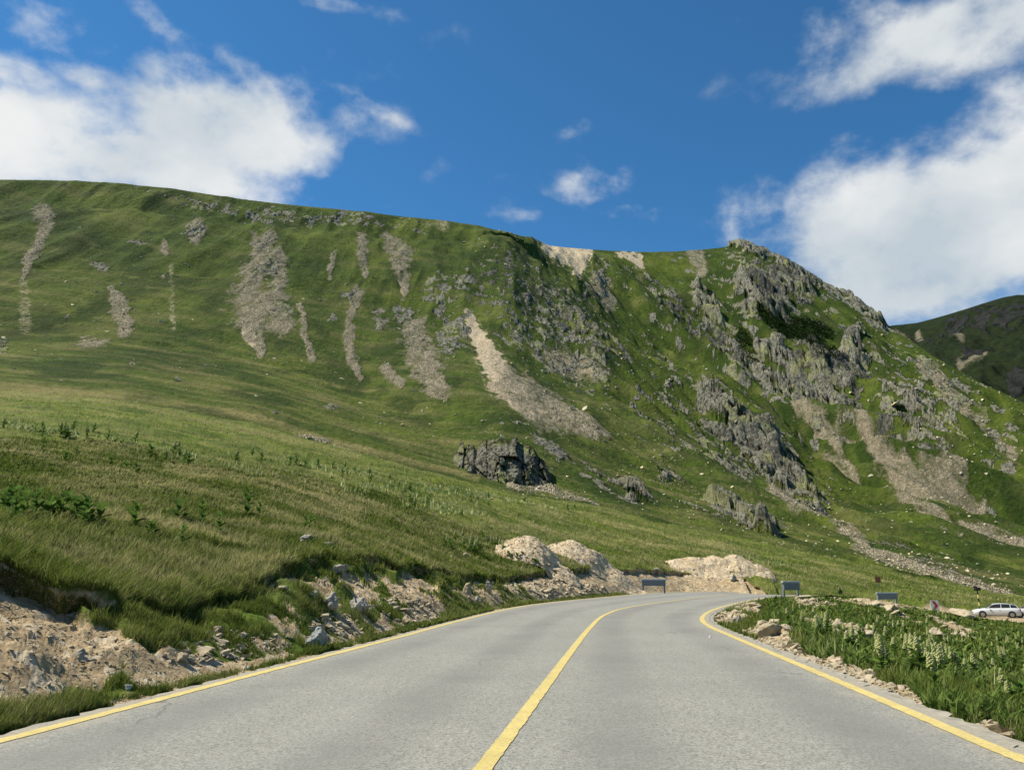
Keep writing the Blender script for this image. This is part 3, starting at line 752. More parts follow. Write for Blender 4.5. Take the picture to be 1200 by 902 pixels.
# stony scree surface and pine mats
g1 = facets(x / 1.6, y / 2.0, 204, 1.2)
z += g1[0] * 0.55 * scree * vis
g2 = fbm(x / 3.2, y / 3.2, 3, 205)
z += dark * (1.6 + 1.3 * g2) * (rock < 0.4) * sstep(.75, .95, dark)
z += fbm(x / 1.7, y / 1.7, 2, 206) * 0.16 * vis
# silhouettes sit on the traced skyline: keep a little roughness on the rocky crest
scree *= bare; sand *= bare
mask_a = np.stack([rock, scree, sand, np.ones_like(rock)], -1)
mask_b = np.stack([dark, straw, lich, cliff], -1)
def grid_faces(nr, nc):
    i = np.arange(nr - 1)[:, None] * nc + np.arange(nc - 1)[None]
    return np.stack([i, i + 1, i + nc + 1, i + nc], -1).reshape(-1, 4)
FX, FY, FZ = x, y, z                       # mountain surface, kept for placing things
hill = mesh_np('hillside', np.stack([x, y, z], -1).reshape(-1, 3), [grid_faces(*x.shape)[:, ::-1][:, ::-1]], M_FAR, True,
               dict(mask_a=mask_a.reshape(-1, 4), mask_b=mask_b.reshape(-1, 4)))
tag(hill, 'green mountainside with rocky spurs, pale scree and crags above the road', kind='structure')
F_rock, F_scree = rock, scree
FPX, FPY = project(FX, FY, FZ)

# ================= near ground =================
ns = slice(0, iSH + 1)
x, y, z = X[ns].copy(), Y[ns].copy(), Z[ns].copy()
px, py = PX[ns], PY[ns]
sr = SS[ns][:, None] + np.zeros_like(x)
dR, zR = road_dist(x, y)
r_ = np.hypot(x, y)
# soil where the bank is cut
f0 = fbm(x / 1.3, y / 1.3, 5, 301); f1 = fbm(x / 0.5, y / 0.5, 4, 302); f4 = fbm(x / 5, y / 5, 4, 303)
bank = ((sr == 7) * 1.0)
row_in = np.zeros(x.shape)
for k in (7,):
    n = SEG[k]; row_in[start[k]:start[k] + n] = np.linspace(0, 1, n)[:, None]
tb = row_in
wxn = px + 8 * f0; wyn = py + 6 * f0
soil_zone = np.zeros_like(x)
for e in [(20, 742, 90, 70, 0, 1.3), (100, 765, 50, 34, 0, 1.0), (165, 775, 20, 12, 0, .8), (250, 765, 50, 20, -.2, .75), (320, 740, 50, 22, -.3, .6), (385, 700, 26, 14, .4, .8), (425, 690, 26, 22, .5, .95), (490, 700, 36, 26, .6, .95), (360, 650, 10, 8, 0, .9),
          (440, 735, 50, 12, -.2, .7), (560, 690, 20, 10, 0, .55), (650, 680, 60, 22, 0, 1.2), (710, 680, 50, 24, 0, 1.3), (790, 680, 60, 18, 0, 1.2), (860, 682, 60, 14, 0, 1.2), (620, 660, 16, 12, 0, .8), (255, 745, 110, 34, -.2, .42), (260, 768, 90, 14, -.14, 1.0), (350, 700, 50, 30, 0, .45), (400, 735, 50, 22, -.3, .7), (480, 690, 70, 30, .2, .6), (570, 690, 50, 14, 0, .75)]:
    soil_zone = np.maximum(soil_zone, e[5] * ell(wxn, wyn, *e[:5]))
soil = sstep(0.35, 0.6, soil_zone * 0.85 + 0.42 * f0 + 0.20 * f1 - .05) * ((sr == 7) | (sr == 8) | ((sr == 6) & (row_in >= 0)))
soil = np.where(sr == 6, soil * 0.6, soil)
soil = np.where(sr == 8, np.maximum(soil, 0.9 * (soil_zone > 0.2)), soil)
# bare gravelly strips on the verge and on the inner corner
verge = np.exp(-((dR - 0.35) / 0.35) ** 2) * (dR > 0) * sstep(-0.15, 0.35, f0 + 0.25 * f1)
soil = np.maximum(soil, verge * 0.9 * (x < 3) * (y < 60))
inner = (sr >= 1) & (sr <= 5) & (wR[None, :] > 0.5)
iz = np.zeros_like(x)
for e in [(850, 722, 26, 9, 0.2, 1.0), (905, 745, 30, 9, .15, 1.0), (880, 716, 16, 5, .2, .8), (940, 770, 60, 10, .35, 1.0), (1010, 795, 60, 11, .42, 1.0), (1060, 818, 30, 10, .45, 1.0), (990, 745, 46, 11, .2, .72), (1020, 712, 50, 7, .1, .75), (960, 712, 40, 6, 0.1, .6),
          (1090, 735, 50, 9, .2, .5), (1130, 745, 30, 8, .2, .66), (1100, 718, 50, 5, .1, .7), (1150, 800, 40, 6, .4, .4), (1170, 858, 30, 8, .45, .6)]:
    iz = np.maximum(iz, e[5] * ell(wxn, wyn, *e[:5]))
soil = np.maximum(soil, sstep(0.40, 0.62, iz * 0.85 + 0.35 * f0) * inner)
# gravel lay-by where the cars stand
lay = np.maximum(ell(wxn * 0 + px, py, 1090, 713, 46, 4.0, 0.05), ell(px, py, 1185, 727, 60, 9, 0.14))
soil = np.maximum(soil, lay * ((sr >= 4) & (sr <= 7)))
soil = np.where(dR < 0.3, 0.7, soil)
# undulation
turf = 1 - soil
near_amp = np.clip(r_ / 30, 0.35, 2.0)
z += fbm(x / 9, y / 9, 4, 310) * 0.22 * near_amp * sstep(1.0, 5, dR) * (sr > 0)
z += np.abs(f0) * np.where((sr == 7) | (sr == 8), 0.10, 0.20) * turf * sstep(0.5, 2, dR) * sstep(5, 9, r_ + 0 * z)
z += f1 * 0.07 * sstep(0.3, 1.2, dR) * np.clip(20 / r_, .3, 1)
# hummocky turf clumps hanging on the bank
hk = facets(x / 1.1, y / 1.1, 320, 0.6)
clump = np.sqrt(np.clip(hk[1], 0, 1)) * (hk[2] > 0.35)
z += clump * 0.26 * turf * ((sr == 7) | (sr == 6)) * sstep(1.0, 2.0, dR) * np.clip(r_ / 14, .6, 1.6)
# stony soil relief
st1 = facets(x / 0.22, y / 0.22, 330, 1.0); st2 = facets(x / 0.55, y / 0.55, 331, 1.0)
z += soil * (st1[0] * 0.03 + st2[0] * 0.06 * (st2[2] > 0.6) + 0.10 * f0) * sstep(0.2, 1.0, dR) * np.where(inner, 0.9, 1)
z += inner * soil * 0.07 * sstep(0.3, 1.2, dR)
# gentle terraces trampled along the meadow
ter = perlin((x * 0.25 + y) / 3.4 + 1.5 * fbm(x / 20, y / 20, 2, 8), x / 60, 340)
z += ter * 0.22 * ((sr >= 10)) * sstep(40, 70, r_)
# the road bed
w = sstep(0.34, 1.5 + 6 * np.clip(-zR, 0, 1.5), dR)
z = z * w + (zR - 0.05) * (1 - w)
azn = np.arctan2(x, y); a1, a2 = float(azel(1125, 720)[0]), float(azel(1235, 720)[0])
wl = np.exp(-((r_ - 101) / 10.0) ** 4) * sstep(a1 - .03, a1 + .02, azn) * (1 - sstep(a2 - .02, a2 + .05, azn))
zl = CAMZ + 101 * math.tan(float(azel(1167, 723.5)[1])) + 0.03 * f1 - (r_ - 101) * 0.02
z = z * (1 - wl) + zl * wl
# keep the lay-by in view: the ground in front of it dips away
qa = [float(azel(q_, 715)[0]) for q_ in (985, 1060, 1120, 1160, 1300)]
capl = CAMZ + r_ * np.interp(azn, qa, [math.tan(float(azel(*q_)[1])) for q_ in ((985, 696), (1060, 708), (1120, 722), (1160, 727), (1300, 742))])
wc = (azn > qa[0]) * sstep(24, 34, r_) * (1 - sstep(90, 94, r_)) * (azn < 1.0)
z = np.where(wc > 0, np.minimum(z, capl * wc + z * (1 - wc) + 0.05 * f1), z)
z[-1] = FZ[0]; x[-1] = FX[0]; y[-1] = FY[0]
dry = np.clip(0.30 + 0.65 * fbm(x / 6, y / 2.2, 4, 350) + 0.25 * (sstep(25, 60, r_)) * fbm((x) / 30, (y + .25 * x) / 4.0, 4, 351), 0, 1)
dry = dry * np.where(inner, 0.8, 1.0)
dry = np.where(sr < 9, dry * 0.45, dry)
stripe = stroke(px, py, [(0, 462, 4), (120, 470, 3), (260, 497, 3), (420, 535, 3)])
for st in [[(560, 612, 4), (700, 628, 5), (900, 662, 4)], [(620, 596, 4), (760, 622, 4), (880, 648, 4)], [(200, 545, 6), (350, 575, 6), (420, 600, 5)]]:
    stripe = np.maximum(stripe, 0.7 * stroke(px + 10 * f4, py + 3 * f4, st))
dry = np.clip(dry + 0.5 * stripe, 0, 1)
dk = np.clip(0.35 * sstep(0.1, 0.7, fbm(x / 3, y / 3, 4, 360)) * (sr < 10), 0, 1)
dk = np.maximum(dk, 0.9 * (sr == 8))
mask_a = np.stack([np.zeros_like(z), np.zeros_like(z), soil, np.ones_like(z)], -1)
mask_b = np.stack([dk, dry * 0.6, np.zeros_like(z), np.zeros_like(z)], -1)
NX, NY, NZ, Nsoil, Ndry, Nsr, NdR, Ninner = x, y, z, soil, dry, sr, dR, inner
gnd = mesh_np('ground', np.stack([x, y, z], -1).reshape(-1, 3), [grid_faces(*x.shape)], M_NEAR, True,
              dict(mask_a=mask_a.reshape(-1, 4), mask_b=mask_b.reshape(-1, 4)))
tag(gnd, 'grassy meadow and cut earth bank on both sides of the road', kind='structure')
NPX, NPY = project(NX, NY, NZ)
sub = (slice(None, None, 2), slice(None, None, 2))
_gx, _gy, _gz = NX[sub].ravel(), NY[sub].ravel(), NZ[sub].ravel()
_keep = np.hypot(_gx, _gy) < 200
_gx, _gy, _gz = _gx[_keep], _gy[_keep], _gz[_keep]
def ground_z(x0, y0):
    d = (_gx - x0) ** 2 + (_gy - y0) ** 2
    k = np.argpartition(d, 4)[:4]
    w = 1 / (d[k] + 1e-4)
    return float((_gz[k] * w).sum() / w.sum())
_vm = (np.hypot(NX, NY) > 4) & FINE[None, :]
_vpx, _vpy = NPX[_vm], NPY[_vm]; _vp = np.stack([NX[_vm], NY[_vm], NZ[_vm]], 1)
def on_ground(px_, py_):
    """the visible (nearest) ground point seen at this place of the photograph"""
    d = (_vpx - px_) ** 2 + (_vpy - py_) ** 2
    k = np.where(d < 3.0)[0]
    if len(k) == 0: k = np.array([d.argmin()])
    rr = np.hypot(_vp[k, 0], _vp[k, 1])
    return _vp[k[rr.argmin()]]
_fpx, _fpy = FPX[:, FINE].ravel(), FPY[:, FINE].ravel(); _fp = np.stack([FX[:, FINE].ravel(), FY[:, FINE].ravel(), FZ[:, FINE].ravel()], 1)
def on_hill(px_, py_):
    d = (_fpx - px_) ** 2 + (_fpy - py_) ** 2
    k = np.where(d < 3.0)[0]
    if len(k) == 0: k = np.array([d.argmin()])
    rr = np.hypot(_fp[k, 0], _fp[k, 1])
    return _fp[k[rr.argmin()]]

# ================= far mountain =================
azm = np.radians(np.arange(14, 75, 0.075)); nm = len(azm)
def cm(pts):
    P = np.array(pts, float); a, e = azel(P[:, 0], P[:, 1]); zz_ = CAMZ + P[:, 2] * np.tan(e); o = np.argsort(a)
    return np.interp(azm, a[o], P[o, 2]), np.interp(azm, a[o], zz_[o])
CM = [cm([(900, 640, 820), (1200, 560, 820), (1500, 600, 820)]),
      cm([(900, 520, 950), (1050, 470, 950), (1200, 478, 930), (1500, 520, 930)]),
      cm([(900, 470, 1150), (1050, 425, 1150), (1100, 425, 1120), (1200, 428, 1060), (1500, 450, 1060)]),
      cm([(900, 440, 1400), (1050, 398, 1380), (1100, 390, 1350), (1200, 385, 1250), (1500, 420, 1250)]),
      cm([(800, 500, 1600), (960, 410, 1600), (1000, 390, 1600), (1045, 381.5, 1600), (1075, 378, 1580), (1120, 366, 1550), (1150, 356, 1500), (1175, 348.5, 1480), (1192, 345.5, 1470), (1215, 346, 1460), (1260, 352, 1450), (1340, 372, 1450), (1500, 420, 1450)])]
CM.append((CM[-1][0] + 300, CM[-1][1] - 120))
SG = [20, 60, 60, 60, 10]
rr_ = []; zz_ = []
for k, n in enumerate(SG):
    f = np.linspace(0, 1, n, endpoint=False)[:, None]
    rr_.append(CM[k][0] * (1 - f) + CM[k + 1][0] * f); zz_.append(CM[k][1] * (1 - f) + CM[k + 1][1] * f)
rm = np.concatenate(rr_); zm = np.concatenate(zz_)
w = np.ones(len(rm)); w[-22:] = 0; w = gsmooth(w, 3, 0)[:, None]
zm = gsmooth(zm, 5, 0) * w + zm * (1 - w); rm = gsmooth(rm, 5, 0) * w + rm * (1 - w)
xm = rm * np.sin(azm); ym = rm * np.cos(azm)
pxm, pym = project(xm, ym, zm)
amp = np.ones(len(rm)); amp[170:] = np.clip((200 - np.arange(170, len(rm))) / 30, 0.06, 1)
zm += (ridged(xm / 150, ym / 300, 4, 401) - .5) * 38 * amp[:, None] + fbm(xm / 30, ym / 30, 5, 402) * 5 * amp[:, None]
rdn = np.zeros_like(xm)
for e in [(1170, 375, 60, 22, -.2, .62), (1120, 385, 20, 14, .4, .62), (1190, 440, 18, 12, 0, .85), (1080, 400, 30, 9, .6, .55), (1100, 400, 12, 14, .3, .55), (1155, 420, 40, 4, -.2, .7)]:
    rdn = np.maximum(rdn, e[5] * ell(pxm + 6 * fbm(xm / 60, ym / 60, 3, 8), pym, *e[:5]))
rck = sstep(-.1, .15, rdn * 1.4 - .75 + .4 * fbm(xm / 16, ym / 24, 5, 403))
zm += rck * facets(xm / 16, ym / 26, 404, 1.5)[0] * 4
scm = np.zeros_like(xm)
for st in [[(1075, 388, 4), (1082, 400, 5)], [(1118, 392, 7), (1126, 402, 6)], [(1125, 430, 4), (1150, 424, 4), (1160, 418, 3)], [(1050, 388, 3), (1065, 394, 4)]]:
    scm = np.maximum(scm, 0.5 * stroke(pxm, pym, st))
mf = terrain_mat('far_mountain_cloud_shade', True, True)  # cloud shade on this far slope is put into its colour
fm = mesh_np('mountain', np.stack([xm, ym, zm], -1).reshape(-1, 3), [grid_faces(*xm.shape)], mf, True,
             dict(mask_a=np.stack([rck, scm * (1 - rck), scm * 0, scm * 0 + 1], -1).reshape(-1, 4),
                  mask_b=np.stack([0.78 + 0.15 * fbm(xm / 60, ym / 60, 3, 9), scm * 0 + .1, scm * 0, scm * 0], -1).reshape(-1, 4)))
tag(fm, 'mountain painted dark with cloud shade, rising beyond the right-hand ridge', kind='structure')

# ------------------------------------------------------------------ road, edge strip, painted lines
def ribbon(name, left, right_, zoff, mat, n_across=1, jitter=0.0, seed=1):
    n = len(left)
    f = np.linspace(0, 1, n_across + 1)
    V = left[:, None, :] * (1 - f)[None, :, None] + right_[:, None, :] * f[None, :, None]
    V = V.copy(); V[..., 2] += zoff
    if jitter:
        s = np.arange(n) * 0.7
        V[:, 0, 0] += jitter * fbm(s, s * 0, 4, seed); V[:, -1, 0] += jitter * fbm(s, s * 0 + 9, 4, seed)
    return mesh_np(name, V.reshape(-1, 3), [grid_faces(n, n_across + 1)], mat, False, dict(across=np.tile(f, n)))
def unit(v): return v / np.linalg.norm(v, axis=-1, keepdims=True)
ND = 2600
Ld = catmull([(a[0], a[1], z) for a, b, z in PAIRS], ND); Rd = catmull([(b[0], b[1], z) for a, b, z in PAIRS], ND)
def normals2d(P):
    t_ = np.gradient(P[:, :2], axis=0); t_ = unit(t_)
    return np.stack([t_[:, 1], -t_[:, 0], np.zeros(len(P))], 1)     # points to the right of travel
nL, nR_ = normals2d(Ld), normals2d(Rd)
smf = lambda A, s: np.stack([gsmooth(A[:, i], s, 0) for i in range(3)], 1)
nL = smf(nL, 20); nR_ = smf(nR_, 20)
road = ribbon('road', Ld - nL * 0.22, Rd + nR_ * 0.22, 0.0, M_ASPHALT, 12, 0.10, 3)
tag(road, 'worn grey asphalt mountain road bending right', kind='structure')
# low broken concrete strip along the inner edge
es = ribbon('road_edge', Rd + nR_ * 0.10, Rd + nR_ * 0.34, -0.004 + 0.0, M_EDGE, 2, 0.12, 8)
es.location.z = -0.004
tag(es, 'pale crumbling concrete strip along the inner road edge', kind='structure')
for nm_, P, nn, sd in (('road_line', Ld, nL, 11), ('road_line', Rd, nR_, 12)):
    o_ = ribbon(nm_, P - nn * 0.072, P + nn * 0.072, 0.005, M_PAINT, 2, 0.018, sd)
    tag(o_, 'yellow edge line on the ' + ('outer' if sd == 11 else 'inner') + ' side of the road', kind='structure')
CL = catmull([(-9.8, -60, 0), (-5.4, -30, 0), (-1.03, 0, 0), (-0.15, 5.9, 0), (1.87, 19.6, 0), (3.25, 27.4, 0), (5.1, 33.8, 0), (9.0, 43, 0), (12.2, 49.6, 0), (15.6, 56, 0), (19.8, 60.2, -0.02), (25.4, 60.6, -.68), (34, 58.5, -2.28), (50, 57.5, -3.58), (76, 64, -4.58), (122, 86, -5.95)], 2200)
nC = smf(normals2d(CL), 14)
o_ = ribbon('road_line', CL - nC * 0.065, CL + nC * 0.065, 0.006, M_PAINT, 2, 0.014, 21)
tag(o_, 'yellow centre line of the road', kind='structure')

# ------------------------------------------------------------------ stones
def rock_bm(seed, sx=1.0, sy=0.8, sz=0.6, n=16, sub=3, rough=0.05, flat=1.0):
    rnd = random.Random(seed)
    bm = bmesh.new()
    for _ in range(n):
        v = Vector((rnd.gauss(0, 1), rnd.gauss(0, 1), rnd.gauss(0, 1))).normalized() * rnd.uniform(0.82, 1.0)
        bm.verts.new((v.x * sx / 2, v.y * sy / 2, v.z * sz / 2))
    r = bmesh.ops.convex_hull(bm, input=bm.verts)
    junk = list({e for e in r.get('geom_interior', []) + r.get('geom_unused', []) if isinstance(e, bmesh.types.BMVert)})
    if junk: bmesh.ops.delete(bm, geom=junk, context='VERTS')
    if sub > 0:
        bmesh.ops.bevel(bm, geom=list(bm.edges), offset=0.03 * min(sx, sz), segments=1, affect='EDGES')
        bmesh.ops.triangulate(bm, faces=list(bm.faces))
        for _ in range(sub):
            bmesh.ops.subdivide_edges(bm, edges=list(bm.edges), cuts=1, use_grid_fill=True)
        co = np.array([v.co[:] for v in bm.verts]); k = 3.2 / max(sx, sy)
        d = fbm(co[:, 0] * k + co[:, 2] * k * 1.3 + seed, co[:, 1] * k + co[:, 2] * k * 0.7, 5, seed % 50)
        bm.normal_update()
        for v, dd in zip(bm.verts, d): v.co += v.normal * float(dd) * rough * min(sx, sz)
    return bm

BOULDERS = [   # px, py of base, width px, height px, depth factor, material, label
    (370, 760, 34, 24, 'g', 'blue-grey angular boulder standing beside the outer yellow line'),
    (387, 714, 25, 17, 'r', 'rounded pale boulder above the angular roadside boulder'),
    (365, 698, 14, 8, 'r', 'small round white stone just above the rounded pale boulder'),
    (359, 635, 19, 9, 'r', 'flat pale slab on the turf lip at the top of the bank'),
    (383, 641, 16, 8, 'b', 'brownish slab half buried in the turf lip beside the flat pale slab'),
    (421, 717, 26, 16, 't', 'long mossy slab leaning on the bank behind the rounded boulder'),
    (397, 672, 14, 18, 't', 'mossy green-grey stone upright in the upper bank'),
    (55, 750, 17, 8, 'b', 'tan block casting a hollow shadow on the bare earth slope'),
    (30, 769, 19, 6, 'b', 'flat tan flake lying on the bare earth below the tan block'),
    (86, 774, 15, 13, 'r', 'pale upright stone between two grass tufts at the foot of the bare earth'),
    (548, 697, 11, 15, 'b', 'narrow upright stone low in the bank past the earth slip'),
    (574, 694, 12, 13, 'r', 'tilted whitish stone in the grass at the foot of the bank'),
    (253, 744, 18, 10, 'b', 'tan flat stone beneath the shaded turf hollow'),
    (210, 775, 20, 9, 'b', 'low tan slab at the bottom edge of the rubble'),
    (330, 690, 22, 5, 'b', 'thin flat stone on the grass shelf above the rubble'),
    (146, 808, 11, 9, 'w', 'small bright white stone in the verge grass'),
    (288, 784, 9, 4, 'w', 'tiny white stone flush with the verge near the yellow line'),
    (546, 652, 10, 5, 'b', 'small pale stone on the edge of the turf lip in mid bank'),
    (906, 744, 36, 14, 'b', 'layered tan slab in the inner corner grass near the yellow line'),
    (866, 729, 12, 8, 'r', 'pale stone at the tip of the inner bend'),
    (834, 749, 6, 5, 'w', 'white pebble-sized stone touching the inner yellow line'),
    (1006, 748, 44, 14, 'b', 'brown weathered slab amid the hellebores on the inner corner'),
    (1095, 748, 30, 12, 'b', 'tan rock heap edge right of the hellebore patch'),
    (1046, 716, 26, 9, 'b', 'tan hummock stone on the inner corner crest'),
    (1130, 722, 34, 10, 'b', 'long sandy rock below the parked silver car'),
    (770, 672, 12, 6, 'r', 'pale stone at the edge of the cut above the first board'),
    (858, 678, 14, 8, 'r', 'pinkish white block in the earth cut below the third mound'),
    (560, 704, 9, 6, 'r', 'small pale stone in grass below the narrow upright stone'),
]
MATS = {'g': M_ROCKG, 'r': M_ROCK, 'b': M_ROCKB, 't': M_ROCK, 'w': stone_mat('white_stone', (0.55, 0.54, 0.50), (0.75, 0.74, 0.70), (0.6, 0.58, 0.5))}
for i, (bx, by, bw, bh, mt, lab) in enumerate(BOULDERS):
    p = on_ground(bx, by); u, fwd, _ = ray(bx, by)
    t_ = math.hypot(p[0], p[1]) / math.hypot(float(u), float(fwd))
    w_ = bw * t_ / 900; h_ = bh * t_ / 900
    bm = rock_bm(100 + i, w_ * 1.1, w_ * 0.8, h_ * 1.5, 13 if mt == 'g' else 17, 3, 0.08)
    o_ = obj_bm('boulder', bm, MATS[mt], None, False, (p[0], p[1] + 0.1, p[2] + h_ * 0.36))
    o_.rotation_euler = (random.uniform(-.15, .15), random.uniform(-.25, .25), random.uniform(0, 6))
    if mt == 't': o_.rotation_euler = (0, 0.6 if bw > 20 else 1.2, 0.2)
    if i == 0: o_.rotation_euler = (0.1, -0.35, 0.3)
    tag(o_, lab, 'boulder')

def scatter_stones(name, pts, sizes, mat, seed, label, variants=10):
    """one loose heap of many small stones"""
    rnd = np.random.default_rng(seed)
    protos = []
    for k in range(variants):
        bm = rock_bm(500 + k + seed, 1, 0.8, 0.55, 9, 0)
        bmesh.ops.triangulate(bm, faces=list(bm.faces)); bm.verts.index_update()
        protos.append((np.array([v.co[:] for v in bm.verts]), np.array([[v.index for v in f.verts] for f in bm.faces]))); bm.free()
    V = []; Fc = []; off = 0
    pick = rnd.integers(0, variants, len(pts))
    for k in range(variants):
        sel = np.where(pick == k)[0]
        if len(sel) == 0: continue
        pv, pf = protos[k]
        a = rnd.uniform(0, 2 * np.pi, len(sel)); ca, sa = np.cos(a), np.sin(a)
        s = sizes[sel][:, None]
        vx = (pv[None, :, 0] * ca[:, None] - pv[None, :, 1] * sa[:, None]) * s
        vy = (pv[None, :, 0] * sa[:, None] + pv[None, :, 1] * ca[:, None]) * s
        vz = pv[None, :, 2] * s
        tl = rnd.uniform(-.5, .5, len(sel))[:, None]
        vz = vz + vx * tl
        P = np.stack([vx + pts[sel, 0][:, None], vy + pts[sel, 1][:, None], vz + pts[sel, 2][:, None]], -1)
        n = pv.shape[0]
        V.append(P.reshape(-1, 3))
        Fc.append((pf[None] + (np.arange(len(sel)) * n)[:, None, None] + off).reshape(-1, 3)); off += len(sel) * n
    o_ = mesh_np(name, np.concatenate(V), [np.concatenate(Fc)], mat, False)
    return tag(o_, label, 'stones', kind='stuff')
# rubble on the cut bank
def pick_vertices(mask, n):
    idx = np.where(mask.ravel())[0]
    k = rng.choice(idx, min(n, len(idx)), replace=False)
    return np.stack([NX.ravel()[k], NY.ravel()[k], NZ.ravel()[k]], 1), k
base_m = FINE[None, :] & (NdR > 0.4) & (np.hypot(NX, NY) < 90)
m = base_m & (Nsoil > 0.6) & ~Ninner & (Nsr <= 8)
P, k = pick_vertices(m, 5600)
r = np.hypot(P[:, 0], P[:, 1]); sz = np.exp(rng.normal(-3.15, 0.50, len(P))) * np.clip(r / 14, 0.9, 2.2)
scatter_stones('rubble', P, sz, M_ROCKB, 1, 'tan stony rubble strewn over the cut earth bank beside the road')
for (zx, zy, zrx, zry, n) in [(290, 755, 70, 16, 420), (470, 720, 40, 20, 260), (385, 735, 30, 18, 160), (640, 690, 60, 12, 120)]:
    pass
zone = np.zeros(NX.shape)
for e in [(270, 757, 80, 17, -.12), (395, 735, 34, 18, 0), (475, 715, 36, 18, .3), (650, 690, 60, 10, 0)]:
    zone = np.maximum(zone, ell(NPX, NPY, *e))
P, k = pick_vertices(base_m & (zone > 0.5) & ~Ninner & (Nsr <= 8) & (Nsr >= 6), 900)
r = np.hypot(P[:, 0], P[:, 1]); sz = np.exp(rng.normal(-2.0, 0.45, len(P))) * np.clip(r / 16, 0.9, 1.8)
scatter_stones('rubble', P, sz, M_ROCKB, 2, 'pale broken stones fallen at the foot of the bank')
P, k = pick_vertices(base_m & (Nsoil > 0.5) & Ninner, 2600)
r = np.hypot(P[:, 0], P[:, 1]); sz = np.exp(rng.normal(-2.5, 0.6, len(P))) * np.clip(r / 14, 0.8, 2.5)
scatter_stones('rubble', P, sz, M_ROCKB, 3, 'tan stones and gravel heaped inside the bend')
# scree and loose blocks on the mountain
FPm = np.where(((F_scree > 0.62)).ravel() & np.broadcast_to(FINE, FX.shape).ravel())[0]
k = rng.choice(FPm, min(14000, len(FPm)), replace=False)
P = np.stack([FX.ravel()[k], FY.ravel()[k], FZ.ravel()[k]], 1); sz = np.exp(rng.normal(-0.65, 0.45, len(P))) * np.clip(np.hypot(P[:, 0], P[:, 1]) / 450, .5, 1.3)
scatter_stones('scree', P, sz, M_SCREE, 4, 'pale grey scree blocks filling the gullies of the mountainside')
dens = np.zeros(FX.shape)
for e in [(1090, 665, 110, 26, .3, 1), (1100, 610, 120, 30, .3, .5), (330, 425, 120, 30, 0.1, .35), (560, 510, 200, 40, .3, .25), (1000, 620, 60, 30, .5, .7), (800, 560, 200, 60, .5, .5), (1140, 480, 120, 80, .5, .8), (640, 576, 50, 9, .2, 2.0), (700, 420, 150, 90, .6, .5), (200, 380, 260, 90, 0, .15), (370, 514, 40, 6, .15, 1.5)]:
    dens = np.maximum(dens, e[5] * ell(FPX, FPY, *e[:5]))
pr = (dens * (0.4 + 0.9 * np.clip(fbm(FX / 18, FY / 18, 3, 66) + .3, 0, 1))).ravel() * np.broadcast_to(FINE, FX.shape).ravel()
pr /= pr.sum()
k = rng.choice(len(pr), 3400, replace=False, p=pr)
P = np.stack([FX.ravel()[k], FY.ravel()[k], FZ.ravel()[k]], 1); sz = np.exp(rng.normal(0.15, 0.5, len(P))) * np.clip(np.hypot(P[:, 0], P[:, 1]) / 400, .4, 1.4)
scatter_stones('loose_stones', P, sz, M_SCREE, 5, 'loose whitish blocks scattered over the mountain turf')

